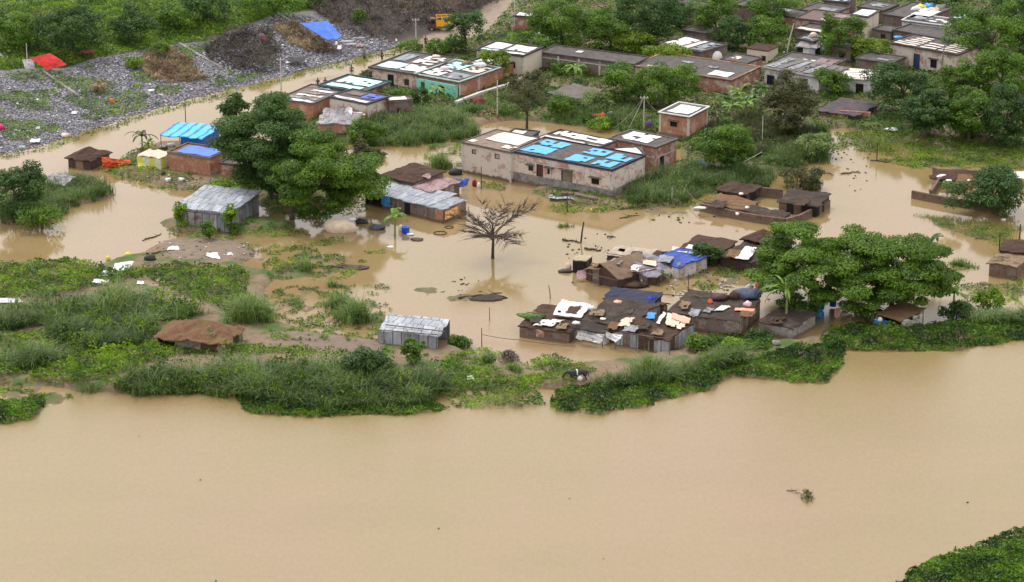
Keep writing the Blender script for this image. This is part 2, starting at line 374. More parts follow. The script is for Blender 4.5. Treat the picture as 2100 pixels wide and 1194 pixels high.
nt.links.new(sx.outputs['Y'], rp.inputs[0]); bn = nd(nt, 'Bump', Distance=.05); nt.links.new(rp.outputs[0], bn.inputs['Strength']); nt.links.new(f, bn.inputs['Height']); nt.links.new(bn.outputs[0], b.inputs['Normal'])
water = MB(); water.poly([(-3000, -500, 0), (3000, -500, 0), (3000, 4000, 0), (-3000, 4000, 0)])
tag(water.build('flood_water', m), kind='structure')
# ------------------------------------------------------------------ vegetation builders
LF_MID = leafm('leaf mid green', (0.024, 0.073, 0.011), (0.170, 0.302, 0.026))
LF_DARK = leafm('leaf dark green', (0.014, 0.048, 0.014), (0.099, 0.194, 0.041))
LF_YEL = leafm('leaf yellow green', (0.053, 0.110, 0.012), (0.281, 0.389, 0.031))
LF_BRT = leafm('leaf bright green', (0.048, 0.114, 0.010), (0.287, 0.447, 0.023))
LF_HYA = leafm('hyacinth leaf', (0.017, 0.058, 0.007), (0.184, 0.342, 0.018), rough=.4)
LF_BLU = leafm('reed blue green', (0.052, 0.102, 0.030), (0.316, 0.423, 0.150))
LF_OLV = leafm('olive scrub', (0.041, 0.051, 0.018), (0.147, 0.152, 0.060))
LF_BRN = leafm('dry brown', (0.142, 0.098, 0.059), (0.530, 0.404, 0.234), tr=.1)
LF_GRY = leafm('dead grey brush', (0.029, 0.025, 0.023), (0.208, 0.177, 0.153), tr=.05)
LF_BAN = leafm('banana leaf', (0.059, 0.133, 0.018), (0.240, 0.396, 0.048), rough=.35, tr=.35)
SH_RIB = None
BARK = plain('bark', (.12, .10, .08), (.05, .042, .035), 2.5, .9)
BARKD = plain('wet dark bark', (.075, .055, .045), (.035, .027, .022), 2.5, .7)
BARKP = plain('pale bark', (.42, .39, .33), (.2, .18, .15), 2, .85)
def crown(rx, ry, rz, n, leaf, cr, mat, parent, loc, seed, flat=.6, name='crown', bias=0.0, low=1.0):
    r = np.random.default_rng(seed)
    nc = max(6, int(2.9*(rx*ry+rx*rz+ry*rz)/3*4*math.pi/(math.pi*cr*cr)*.5))
    d = unit(r.normal(0, 1, (nc, 3))); d[:, 2] = np.where((d[:, 2] < 0) & (r.random(nc) < .35), -d[:, 2], d[:, 2])
    rad = r.uniform(.50, 1.0, nc)**.6; lob = 1+.22*np.sin(d[:, 0]*5+seed)+.14*np.cos(d[:, 1]*7+seed*2)
    C = d*np.array([rx, ry, rz])*(rad*lob)[:, None]*.90; C[:, 2] = np.where(C[:, 2] < 0, C[:, 2]*low, C[:, 2])
    cs = cr*r.uniform(.6, 1.35, nc); cv = r.uniform(0, 1, nc)
    per = np.maximum(6, (n*cs**2/np.sum(cs**2)).astype(int)); idx = np.repeat(np.arange(nc), per); N = len(idx)
    u = unit(r.normal(0, 1, (N, 3))+np.array([0, 0, .35])); k = r.uniform(.55, 1.06, N)[:, None]
    pos = C[idx]+u*k*cs[idx][:, None]*np.array([1, 1, flat])
    Vq = leaves(pos, u+np.array([0, 0, .6]), leaf, leaf*.52, .45, r)
    v = np.clip(.55*cv[idx]+.45*r.uniform(0, 1, N)+bias+(r.random(N) < .04)*.4, 0, 1)
    npmesh(name, Vq, 4, mat, parent, v, loc=loc); return C, cs
def tree(bx, by, cx, cy, rw, rh, mat, label, seed, cat='tree', group=None, leaf=.17, dens=.9, bark=BARK, nm='broadleaf_tree', flat=.6, bias=0, tr=1.0, cr=None):
    g = G(bx, by); s = scl(by)/(1 if by > 200 else 1); zc = (by-cy)/s/.96
    rx = rw/s*1.05; rz = rh/s*.95; ry = rx*.9
    zc = max(zc, rz*.75); low = max(.6, min(2.2, (zc*.90)/(rz*.95)))
    o = thing(nm, g, 0, label, cat, group)
    ox = (cx-bx)/s
    C, cs = crown(rx, ry, rz, int(rw*rh*3.14*dens*tr)+120, leaf, cr or max(.45, min(1.5, rx*.26)), mat, o, (ox, 0, zc), seed, flat, bias=bias, low=low)
    b = MB(); r0 = max(.07, rx*.035); tz = zc-rz*.25
    b.tube([(0, 0, -.7), (.02*rx, 0, tz*.5), (ox*.7, .1, tz)], [r0*1.5, r0*1.1, r0*.8], 8)
    rn = random.Random(seed)
    for k in rn.sample(range(len(C)), min(len(C), 9)):
        c = C[k]; e = Vector((ox+c[0]*.85, c[1]*.85, zc+c[2]*.8-.1)); st = Vector((ox*.7, .1, tz*rn.uniform(.75, 1)))
        mid = (st+e)/2+Vector((0, 0, .12*rx)); b.tube([st, mid, st+(e-st)*.75], [r0*.5, r0*.3, r0*.12], 5)
    b.build('trunk', bark, o); return o
def sample(polys, dens, r=None, minh=None):
    r = r or rng; out = []
    for pl in polys:
        pts = [P(a, b) for a, b in pl]; x0 = min(p.x for p in pts)-1; x1 = max(p.x for p in pts)+1
        y0 = min(p.y for p in pts)-14; y1 = max(p.y for p in pts)+1
        n = int((x1-x0)*(y1-y0)*dens); x = r.uniform(x0, x1, n); y = r.uniform(y0, y1, n); z = np.maximum(H(x, y), 0)
        a, b = proj(x, y, z); jx = (fbm(x, y, 2.2, 3)-.5)*26; jy = (fbm(x, y, 2.2, 9)-.5)*14
        k = inpoly(a+jx, b+jy, pl); out.append(np.stack([x[k], y[k], z[k]], 1))
    return np.concatenate(out)
def blades(B, hgt, wid, per, r, lean=.75, spread=.25):
    n = len(B)*per; idx = np.repeat(np.arange(len(B)), per)
    h = hgt*(.15+1.15*fbm(B[:, 0], B[:, 1], 3.0, 4)+(r.random(len(B)) < .06)*.45)[idx]*r.uniform(.5, 1.2, n)
    a = r.uniform(0, 2*math.pi, n); d = np.stack([np.cos(a), np.sin(a), 0*a], 1)
    base = B[idx]+np.stack([r.normal(0, spread, n), r.normal(0, spread, n), np.full(n, -.1)], 1)
    ln = lean*r.uniform(.3, 1.2, n); p = np.stack([-d[:, 1], d[:, 0], 0*a], 1); out = []
    T = [0, .4, .72, 1.0]; pts = []
    for t in T:
        c = base+d*(ln*h*t**2)[:, None]; c[:, 2] += h*(t-.42*ln*t**3); w = wid*(1-.8*t**1.5)
        pts.append((c-p*w/2, c+p*w/2))
    for k in range(3): out.append(np.stack([pts[k][0], pts[k][1], pts[k+1][1], pts[k+1][0]], 1))
    V = np.stack(out, 1).reshape(-1, 3); return V, idx
def grass(name, label, polys, dens, hgt, mat, seed, per=12, wid=.075, lean=.8, kind='stuff', cat='grass', spread=.25, light=0.):
    r = np.random.default_rng(seed); B = sample(polys, dens, r)
    V, idx = blades(B, hgt, wid, per, r, lean, spread)
    cv = fbm(B[:, 0], B[:, 1], 2.5, 8)[idx]; v = np.clip((cv-.25)*.9+r.uniform(-.25, .35, len(idx))+light, 0, 1)
    return tag(npmesh(name, V, 4, mat, v=np.repeat(v, 3)), label, cat, kind=kind)
def weeds(name, label, polys, dens, hmax, mat, seed, leaf=.14, cat='weeds', lump=1.4, jit=.5, kind='stuff', thr=0.0, wd=.6):
    r = np.random.default_rng(seed); B = sample(polys, dens, r)
    f = fbm(B[:, 0], B[:, 1], lump, 2, 3); k = f > thr; B = B[k]; f = f[k]
    e = .35; gx = (fbm(B[:, 0]+e, B[:, 1], lump, 2, 3)-f)/e; gy = (fbm(B[:, 0], B[:, 1]+e, lump, 2, 3)-f)/e
    C = B.copy(); C[:, 2] += hmax*np.clip((f-.2)*1.6, .05, 1.3)*r.uniform(.55, 1.05, len(B))
    N = np.stack([-gx*hmax*2.2, -gy*hmax*2.2, np.full(len(B), 1.)], 1)
    Vq = leaves(C, N, leaf, leaf*wd, jit, r); cv = fbm(B[:, 0], B[:, 1], 1.8, 6, 3)
    v = np.clip((cv-.3)*1.5+r.uniform(-.3, .3, len(B)), 0, 1)
    return tag(npmesh(name, Vq, 4, mat, v=v), label, cat, kind=kind)
def tuft(px, py, w, h, mat, label, seed, n=26, nm='grass_clump', cat='grass', group=None, wid=.075, lean=.8):
    g = G(px, py); s = scl(py); r = np.random.default_rng(seed); k = max(4, int(n))
    B = np.stack([r.normal(0, w/s*.28, k), r.normal(0, w/s*.25, k), np.zeros(k)], 1)
    V, idx = blades(B, h/s*1.05, wid, 16, r, lean, .18)
    v = np.clip(r.uniform(0, 1, len(idx)), 0, 1); o = npmesh(nm, V, 4, mat, v=np.repeat(v, 3), loc=g); return tag(o, label, cat, group)
def banana(px, py, top, mat, label, seed, n=8, flen=2.2, wid=.55, group=None, dead=False, lx=0):
    g = G(px, py); s = scl(py); h = (py-top)/s; rn = random.Random(seed); o = thing('banana_plant', g, 0, label, 'banana plant', group)
    b = MB(); th = h*.62; b.tube([(0, 0, -.4), (lx*.5, 0, th*.5), (lx, 0, th)], [.16, .13, .09], 8)
    b.build('trunk', BARKP if dead else plain('banana stem', (.28, .34, .12), (.20, .17, .09), 2), o)
    V = []; v = []
    for k in range(n):
        a = 2*math.pi*k/n+rn.uniform(-.35, .35); el = rn.uniform(.5, 1.35); L = flen*rn.uniform(.75, 1.2); d = Vector((math.cos(a), math.sin(a), 0)); q = Vector((-d.y, d.x, 0))
        pr = None; m = 7; pt = Vector((lx, 0, th)); ang = el
        for i in range(m+1):
            t = i/m; w = wid*.5*(math.sin(math.pi*min(1, .12+t*.88))**.6)*(1 if i < m else .2)
            if i == 0: w = .04
            dip = Vector((0, 0, -.35*w)); cur = (pt-q*w+dip, pt, pt+q*w+dip)
            if pr:
                if not (rn.random() < .12 and i > 2): V.append([pr[0], pr[1], cur[1], cur[0]]); v.append(rn.uniform(.2, .75))
                V.append([pr[1], pr[2], cur[2], cur[1]]); v.append(rn.uniform(.3, .95))
            pr = cur; pt = pt+(d*math.cos(ang)+Vector((0, 0, math.sin(ang))))*L/m; ang -= rn.uniform(.22, .46)
    npmesh('leaves', [[tuple(c) for c in f] for f in V], 4, mat, o, v); return o
# ------------------------------------------------------------------ building builders
def frame(name, A, Bp, Cp, z, label, cat, group=None, base=0.0, square=True):
    a, b, c = P(*A, z), P(*Bp, z), P(*Cp, z); u = b-a; L = u.length; ang = math.atan2(u.y, u.x)
    q = Vector((-math.sin(ang), math.cos(ang), 0)); Wd = max(.8, (c-b).dot(q))
    o = thing(name, (a.x, a.y, base), ang, label, cat, group); return o, L, Wd
def wallgrid(mb, along, x0, x1, off, th, z0, z1, ops, m=0):
    cuts = sorted({x0, x1, *[o[0] for o in ops], *[o[1] for o in ops]})
    for p, q in zip(cuts[:-1], cuts[1:]):
        hit = sorted([o for o in ops if o[0] < (p+q)/2 < o[1]], key=lambda o: o[2]); z = z0
        for o in hit+[None]:
            e = o[2] if o else z1
            if e > z+.01:
                if along == 'x': mb.box(p, q, off, off+th, z, e, m)
                else: mb.box(off, off+th, p, q, z, e, m)
            if o: z = o[3]
DOORM = plain('dark red door', (.10, .03, .03)); BLUED = plain('blue door', (.02, .07, .16)); WINB = plain('window frame wood', (.10, .075, .05))
SHADE = plain('stained sunshade', (.12, .11, .10), (.05, .045, .04), 2)
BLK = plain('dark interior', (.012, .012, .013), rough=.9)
SH_BLUE = plain('bright blue plastic', (.02, .33, .80), (.04, .48, .92), 1.5, .30, spec=.7)
SH_TEAL = plain('pale turquoise sheet', (.50, .88, .92), (.42, .80, .86), .8, .3, lo=.3, hi=.7)
SH_WHT = plain('white roof sheet', (.86, .86, .87), (.62, .64, .67), .9, .35, lo=.45, hi=.75)
SH_CRM = plain('cream roof sheet', (.78, .72, .66), (.6, .52, .46), .9, .5)
SH_ROY = plain('royal blue tarp', (.01, .09, .62), (.015, .05, .40), 1.2, .35)
TURQ = plain('mint paint', (.22, .72, .56), (.3, .62, .54), .8, .6, grime=.3)
def house(nm, A, Bp, Cp, h, wallm, label, front=(), side=(), plinth=0, plm=None, frames=(), sidef=(), sheets=(), roofm=None, over=.12, cat='house', group=None, edge=None, base=0.0, sill=True, frm=None, par=.14, band=None, dx=0):
    o, L, Wd = frame('%s' % nm, A, Bp, Cp, h, label, cat, group, base); h -= base; th = .22; zb = -.8; rn = random.Random(int(A[0]))
    def ops(lst, n): return [(f[1]*n-f[3]/2, f[1]*n+f[3]/2, f[2], f[2]+f[4]) for f in lst]
    mb = MB(); z1 = h-.14
    wallgrid(mb, 'x', 0, L, 0, th, zb, z1, ops(front, L)); wallgrid(mb, 'y', th, Wd, L-th, th, zb, z1, ops(side, Wd))
    mb.box(0, L-th, Wd-th, Wd, zb, z1); mb.box(0, th, th, Wd-th, zb, z1)
    mb.build('wall', wallm, o)
    if plinth:
        mb = MB(); mb.box(-.05, L+.05, -.05, 0-.003, zb, plinth); mb.box(L+.003, L+.05, -.003, Wd, zb, plinth); mb.build('plinth', plm or CONC, o)
    cm = frm or CONCW
    for f in frames: mb = MB(); mb.box(f*L-.14, f*L+.14, -.04, -.004, zb+.01, z1-.02); mb.build('pillar', cm, o)
    for f in sidef: mb = MB(); mb.box(L+.004, L+.04, f*Wd-.14, f*Wd+.14, zb+.01, z1-.02); mb.build('pillar', cm, o)
    if band:
        mb = MB(); mb.box(.15, L-.15, -.03, -.006, band, band+.14); mb.build('band', cm, o)
        mb = MB(); mb.box(L+.006, L+.03, .15, Wd-.15, band, band+.14); mb.build('band', cm, o)
    for lst, ax, n in ((front, 'x', L), (side, 'y', Wd)):
        for f in lst:
            kind, u, z, w, hh, mt = f[:6]; mt = mt or BLK; x0 = u*n-w/2; x1 = u*n+w/2
            def bx(b_, a0, a1, d0, d1, e0, e1, m=0):    # depth d measured into the wall
                if ax == 'x': b_.box(a0, a1, d0, d1, e0, e1, m)
                else: b_.box(L-d1, L-d0, a0, a1, e0, e1, m)
            if kind == 'door':
                d = MB(); bx(d, x0+.01, x1-.01, .10, .15, z+.01, z+hh-.01); bx(d, x0+.1, x1-.1, .085, .10, z+.25, z+hh*.48); bx(d, x0+.1, x1-.1, .085, .10, z+hh*.55, z+hh-.15)
                dd = d.build('door', mt, o); d = MB(); bx(d, x0-.07, x0+.01, -.02, .12, z, z+hh+.07, 0); bx(d, x1-.01, x1+.07, -.02, .12, z, z+hh+.07); bx(d, x0+.01, x1-.01, -.02, .12, z+hh-.01, z+hh+.07); d.build('frame', WINB, dd)
            elif kind == 'win':
                d = MB(); bx(d, x0+.01, x1-.01, .14, .18, z+.01, z+hh-.01); w_ = d.build('window', mt, o)
                d = MB(); bx(d, x0-.05, x0+.03, -.02, .10, z-.05, z+hh+.05); bx(d, x1-.03, x1+.05, -.02, .10, z-.05, z+hh+.05); bx(d, x0+.03, x1-.03, -.02, .10, z-.05, z+.03); bx(d, x0+.03, x1-.03, -.02, .10, z+hh-.03, z+hh+.05)
                for q in (.33, .66): bx(d, x0+q*w-.015, x0+q*w+.015, .04, .07, z+.03, z+hh-.03)
                d.build('frame', WINB, w_)
            if len(f) > 6 and f[6]:
                d = MB(); bx(d, x0-.3, x1+.3, -.55, -.03, z+hh+.1, z+hh+.18); d.build('sunshade', SHADE, o)
    mb = MB(); mb.box(-over, L+over, -over, Wd+over, z1+.003, h, 0, 0); rf = mb.build('roof', roofm or ROOFD, o)
    if par:
        mb = MB(); e = over-.003; t = .16
        mb.box(-e, L+e, -e, -e+t, h, h+par, 0); mb.box(-e, L+e, Wd+e-t, Wd+e, h, h+par, 0); mb.box(-e, -e+t, -e+t, Wd+e-t, h, h+par, 0); mb.box(L+e-t, L+e, -e+t, Wd+e-t, h, h+par, 0)
        mb.build('parapet', edge or ROOFD, rf)
    for k, sh in enumerate(sheets):
        u0, v0, u1, v1, mt = sh[:5]; ho = sh[5] if len(sh) > 5 else 0; mb = MB()
        a = (u1-u0)*L; c = (v1-v0)*Wd; nx = max(3, int(a/.55)); ny = max(3, int(c/.55)); sag = rn.uniform(.0, .05)
        mb.sheet(u0*L, u1*L, v0*Wd, v1*Wd, lambda x, y: h+.09+k*.004+.03*math.sin(x*2.1+y), nx, ny, .025, .012, .06, ho, seed=int(A[0]+k*7))
        mb.build('roof_sheet', mt, rf)
    return o, L, Wd, h
def shack(nm, A, Bp, Cp, e, roof, rise, roofm, walls, label, over=.25, th=.12, jit=.05, rag=.1, cat='hut', group=None, base=0., openf=(), poles=False, holes=0, nx=None, wj=.06, zb=-.9, cell=.7, floor=False, slope=0, wallvis=('f', 'r', 'l', 'b')):
    o, L, Wd = frame(nm, A, Bp, Cp, e, label, cat, group, base); e -= base; rn = random.Random(int(A[0]*3+A[1]))
    if not isinstance(walls, (list, tuple)): walls = [walls]
    def zf(x, y):
        X = min(max(x/L, 0), 1); Y = min(max(y/Wd, 0), 1)
        if roof == 'gable': z = e+rise*(1-abs(2*Y-1))-(.25 if (y < 0 or y > Wd) else 0)*rise*.3
        elif roof == 'gabley': z = e+rise*(1-abs(2*X-1))
        elif roof == 'mono': z = e+rise*y/Wd
        elif roof == 'monox': z = e+rise*x/L
        elif roof == 'hip': z = e+rise*min(1, 2*Y, 2-2*Y, (x+over)/(Wd*.5+.01), (L+over-x)/(Wd*.5+.01))
        elif roof == 'mound': z = e+rise*(max(0, 1-(2*X-1)**2)*max(0, 1-(2*Y-1)**2))**.5
        else: z = e
        return z+slope*x+.05*math.sin(x*1.3+A[0])+.04*math.cos(y*1.7+A[1])
    mb = MB(); jit *= 1.5; rag *= 1.7; nxx = nx or max(4, int((L+2*over)/cell)); nyy = max(4, int((Wd+2*over)/cell)); nyy += nyy % 2
    mb.sheet(-over, L+over, -over, Wd+over, zf, nxx, nyy, th, jit, rag, holes, seed=int(A[0])); mb.build('roof', roofm, o)
    mb = MB(); sg = .85
    def seg(x0, y0, x1, y1, key):
        if key not in wallvis: return
        n = max(1, int(math.hypot(x1-x0, y1-y0)/sg)); 
        for k in range(n):
            fa, fb = k/n, (k+1)/n
            if key == 'f' and any(q0 <= (fa+fb)/2 <= q1 for q0, q1 in openf): continue
            xa, ya, xb, yb = x0+(x1-x0)*fa, y0+(y1-y0)*fa, x0+(x1-x0)*fb, y0+(y1-y0)*fb
            z = lambda x, y: zf(x, y)-th-.03; d = Vector((-(yb-ya), xb-xa, 0)).normalized()*.07; w = rn.uniform(-wj, wj)*d/.07*.5
            bt = [(xa-d.x, ya-d.y, zb), (xb-d.x, yb-d.y, zb), (xb+d.x, yb+d.y, zb), (xa+d.x, ya+d.y, zb)]
            tp = [(p[0]+w.x, p[1]+w.y, z(p[0], p[1])) for p in bt]; mb.hexa(bt, tp, rn.randrange(len(walls)))
    seg(0, 0, L, 0, 'f'); seg(L, .08, L, Wd-.08, 'r'); seg(0, Wd, L, Wd, 'b'); seg(0, .08, 0, Wd-.08, 'l')
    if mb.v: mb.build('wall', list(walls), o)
    if poles:
        for x, y in ((-.02, -.02), (L+.02, -.02), (L+.02, Wd), (0, Wd), (L/2, -.02)):
            p = MB(); p.tube([(x, y, zb), (x, y, zf(x, y)-th*.6)], .05, 6); p.build('post', WOOD, o)
    return o, L, Wd, zf
def cloth(nm, pts, mat, label, cat='tarp', amp=.06, nx=9, ny=7, th=.02, group=None, parent=None, holes=0, rag=.06, grass_z=False):
    W4 = [P(a, b, z) for a, b, z in pts]; c = sum(W4, Vector())/4; rn = random.Random(int(pts[0][0]*7+pts[0][1])); mb = MB(); ph = rn.uniform(0, 9)
    if amp is None: amp = .05
    a, b, cc, d = [p-c for p in W4]
    tmp = MB(); tmp.sheet(0, 1, 0, 1, lambda x, y: 0, nx, ny, 1.0, 0, 0, holes, seed=int(pts[0][0]))
    J = {}
    for v in tmp.v:
        u, w = min(max(v[0], 0), 1), min(max(v[1], 0), 1); p = a*(1-u)*(1-w)+b*u*(1-w)+cc*u*w+d*(1-u)*w
        key = (round(u, 4), round(w, 4))
        if key not in J: J[key] = Vector((rn.uniform(-rag, rag), rn.uniform(-rag, rag), amp*(math.sin(u*7+ph)+math.cos(w*6+ph*2)+rn.uniform(-.8, .8))*.6))
        n = (b-a).cross(d-a).normalized(); n = n if n.z >= 0 else -n
        q = J[key]; p = p+Vector((q.x, q.y, 0))+n*q.z
        if v[2] < -.5: p = p-n*th
        mb.v.append(tuple(p))
    mb.f = tmp.f; mb.m = tmp.m; o = mb.build(nm, mat, parent, c if parent is None else c); return tag(o, label, cat, group) if label else o
def lumpmesh(rx, ry, rz, seed=0, n=10, k=7, amp=.25):
    rn = random.Random(seed); mb = MB(); ph = [rn.uniform(0, 6) for _ in range(4)]; V = {}
    for j in range(k+1):
        t = math.pi*j/k
        for i in range(n):
            a = 2*math.pi*i/n; q = 1+amp*(math.sin(2*a+ph[0]+t*2)*.5+math.sin(3*a+ph[1]-t*3)*.4+rn.uniform(-.3, .3))
            mb.v.append((rx*q*math.sin(t)*math.cos(a), ry*q*math.sin(t)*math.sin(a), rz*(math.cos(t)*q if 0 < j < k else math.cos(t))))
    for j in range(k):
        for i in range(n): mb.f.append([j*n+i, (j+1)*n+i, (j+1)*n+(i+1) % n, j*n+(i+1) % n]); mb.m.append(0)
    return mb
def lump(nm, px, py, rx, ry, rz, mat, label, cat, z=None, seed=1, amp=.25, group=None, rz_=0):
    p = P(px, py, z) if z is not None else G(px, py); o = lumpmesh(rx, ry, rz, seed, amp=amp).build(nm, mat, None, p+Vector((0, 0, rz*.6))); o.rotation_euler = (0, 0, rz_)
    for q in o.data.polygons: q.use_smooth = True
    return tag(o, label, cat, group)
def drum(nm, px, py, r_, h, mat, label, cat='barrel', z=None, tilt=0, open_=False, group=None, az=0):
    p = P(px, py, z) if z is not None else G(px, py); mb = MB()
    for k in range(4): 
        z0 = h*k/4; mb.tube([(0, 0, z0+.01), (0, 0, z0+h*.03), (0, 0, z0+h*.22), (0, 0, z0+h/4)], [r_*.97, r_*1.03, r_*1.03, r_*.97], 14)
    mb.tube([(0, 0, h), (0, 0, h+.05)], [r_*.4, r_*.35], 12)
    o = mb.build(nm, mat, None, p); o.rotation_euler = (tilt, 0, az); return tag(o, label, cat, group)
def pole(px, py, top, label, r_=.07, mat=None, arms=0, lean=0, nm='utility_pole', cat='pole', group=None, metal=True, lamp=False):
    g = G(px, py); s = scl(py); h = (py-top)/s/.955; o = thing(nm, g, 0, label, cat, group); ln = lean/s
    b = MB(); b.tube([(0, 0, -.8), (ln*.5, 0, h*.5), (ln, 0, h)], [r_*1.15, r_, r_*.8], 8); b.build('shaft', mat or STEEL, o)
    for k in range(arms):
        z = h*(.94-.09*k); x = ln*(.94-.09*k); b = MB(); b.box(x-.55, x+.55, -.05-r_, -r_-.004, z, z+.09); a = b.build('crossarm', mat or STEEL, o)
        for q in (-.45, 0, .45): b = MB(); b.tube([(x+q, -r_, z+.09), (x+q, -r_, z+.17), (x+q, -r_, z+.24)], [.03, .055, .03], 8); b.build('insulator', WHITE, a)
    return o, g, h, ln
def cable(pts, label, r_=.025, sag=.3, mat=None, nm='overhead_cable', cat='cable', group=None):
    mb = MB(); c = Vector(pts[0]); 
    for a, b in zip(pts[:-1], pts[1:]):
        a, b = Vector(a)-c, Vector(b)-c; n = 10; mb.tube([a+(b-a)*k/n-Vector((0, 0, sag*4*(k/n)*(1-k/n))) for k in range(n+1)], r_, 5)
    return tag(mb.build(nm, mat or CONC, None, c), label, cat, group)
def strip(nm, pts, w, h, mat, label, cat, kind=None):          # low masonry run laid on the terrain
    mb = MB(); W_ = [G(*p) for p in pts]; P2 = []
    for a, b in zip(W_[:-1], W_[1:]):
        n = max(2, int((b-a).length/1.2)); P2 += [a+(b-a)*k/n for k in range(n)]
    P2.append(W_[-1]); c = P2[0].copy(); c.z = 0
    for a, b in zip(P2[:-1], P2[1:]):
        d = Vector((-(b.y-a.y), b.x-a.x, 0)).normalized()*w/2
        q = [a-d, b-d, b+d, a+d]; z = [max(0, float(H(p.x, p.y))) for p in q]
        mb.hexa([(p.x-c.x, p.y-c.y, zz-.6) for p, zz in zip(q, z)], [(p.x-c.x, p.y-c.y, zz+h) for p, zz in zip(q, z)])
    return tag(mb.build(nm, mat, None, c), label, cat, kind=kind)
def heap(nm, px, py, w, h, mat, label, cat, seed, n=500, ln=.5, wd=.045, hz=.8, kind=None):
    g = G(px, py); s = scl(py); r = np.random.default_rng(seed); rx = w/s/2; ry = h/s/2/.28
    q = r.normal(0, .42, (n, 2)); q = q[(q**2).sum(1) < 1.1]; n = len(q); wx = g.x+q[:, 0]*rx; wy = g.y+q[:, 1]*ry
    z = np.maximum(0, H(wx, wy)); hh = hz*np.maximum(0, 1-(q**2).sum(1)); C = np.stack([q[:, 0]*rx, q[:, 1]*ry, z-g.z+hh*r.uniform(.3, 1, n)+.05], 1)
    V = leaves(C, np.tile([0, 0, 1.], (n, 1)), ln, wd, .8, r); return tag(npmesh(nm, V, 4, mat, v=r.uniform(0, 1, n), loc=g), label, cat, kind=kind)
# ------------------------------------------------------------------ people and animals
SKIN = plain('brown skin', (.16, .08, .045), (.13, .065, .04), 3, .6)
HAIR = plain('black hair', (.012, .01, .01), rough=.6)
def skinned(nm, J, E, mat, parent=None, sub=1, loc=None, root=0):
    me = bpy.data.meshes.new(nm); me.from_pydata([j[:3] for j in J], E, [])
    me.materials.append(mat); o = bpy.data.objects.new(nm, me); link(o, parent)
    o.modifiers.new('skin', 'SKIN').use_smooth_shade = True; sb = o.modifiers.new('sub', 'SUBSURF'); sb.levels = sub; sb.render_levels = sub
    for k, j in enumerate(J):
        q = me.skin_vertices[0].data[k]; q.radius = (j[3], j[3]); q.use_root = (k == root)
    if loc is not None: o.location = loc
    return o
def person(px, py, label, shirt, pants, az=0, sink=.6, sit=False, arm=.25, group=None, z=None):
    g = P(px, py, z) if z is not None else G(px, py); o = thing('person', g+Vector((0, 0, -sink)), az, label, 'person', group)
    hz = .92 if not sit else .18; f = 0 if not sit else .42
    J = [(0, 0, hz, .13), (0, 0, hz+.28, .12), (0, 0, hz+.48, .15), (0, 0, hz+.58, .06), (0, -.02, hz+.70, .095), (0, -.02, hz+.80, .07)]
    E = [(0, 1), (1, 2), (2, 3), (3, 4), (4, 5)]
    for s in (-1, 1):
        i = len(J); J += [(s*.19, 0, hz+.5, .06), (s*(.22+arm*.3), -.06, hz+.24, .045), (s*(.2+arm*.4), -.2, hz+.03, .035), (s*(.2+arm*.4), -.27, hz-.04, .03)]; E += [(2, i), (i, i+1), (i+1, i+2), (i+2, i+3)]
        i = len(J); k = (s*.11, -.06-f, .5 if not sit else .42, .07); J += [(s*.10, 0, hz-.06, .10), k, (s*.12, .02-f, .08, .045), (s*.12, -.14-f, .03, .035)]; E += [(0, i), (i, i+1), (i+1, i+2), (i+2, i+3)]
    skinned('body', J, E, SKIN, o)
    skinned('shirt', [(0, 0, hz+.05, .155), (0, 0, hz+.28, .145), (0, 0, hz+.5, .165), (-.2, 0, hz+.5, .08), (.2, 0, hz+.5, .08), (-.23-arm*.2, -.04, hz+.33, .065), (.23+arm*.2, -.04, hz+.33, .065)], [(0, 1), (1, 2), (2, 3), (2, 4), (3, 5), (4, 6)], shirt, o)
    J2 = [(0, 0, hz+.02, .15)]; E2 = []
    for s in (-1, 1): i = len(J2); J2 += [(s*.10, 0, hz-.07, .12), (s*.11, -.06-f, .5 if not sit else .42, .09), (s*.12, 0-f, .2, .07)]; E2 += [(0, i), (i, i+1), (i+1, i+2)]
    skinned('trousers', J2, E2, pants, o)
    h = lumpmesh(.105, .115, .10, 3, 12, 8, .05).build('hair', HAIR, o, (0, .01, hz+.80))
    return o
def cow(px, py, m1, m2, label, az=0, sink=0., sc=1.0, band=None, graze=True):
    g = G(px, py); o = thing('cow', g+Vector((0, 0, -sink)), az, label, 'cow'); o.scale = (sc,)*3
    hd = [(1.25, 0, 1.15, .13), (1.5, 0, .75 if graze else 1.35, .12), (1.72, 0, .5 if graze else 1.25, .075)]
    J = [(0, 0, 1.0, .32), (-.55, 0, 1.05, .30), (-.8, 0, 1.0, .22), (.55, 0, 1.0, .31), (.85, 0, 1.05, .24)]+hd
    E = [(0, 1), (1, 2), (0, 3), (3, 4), (4, 5), (5, 6), (6, 7)]
    for s in (-1, 1):
        i = len(J); J += [(.62, s*.17, .72, .13), (.64, s*.17, .40, .07), (.62, s*.17, .05, .055)]; E += [(3, i), (i, i+1), (i+1, i+2)]
        i = len(J); J += [(-.72, s*.18, .74, .15), (-.66, s*.18, .52, .09), (-.80, s*.18, .40, .065), (-.76, s*.18, .05, .055)]; E += [(1, i), (i, i+1), (i+1, i+2), (i+2, i+3)]
    i = len(J); J += [(-1.02, 0, 1.0, .04), (-1.08, 0, .5, .035)]; E += [(2, i), (i, i+1)]
    i = len(J); J += [(1.5, .2, 1.0 if graze else 1.5, .04), (1.5, -.2, 1.0 if graze else 1.5, .04)]; E += [(6, i), (6, i+1)]
    skinned('body', J, E, m1, o, 2)
    if band: skinned('white_patch', [(.0, 0, 1.0, .42), (.34, 0, 1.0, .42)], [(0, 1)], m2, o, 2)
    return o
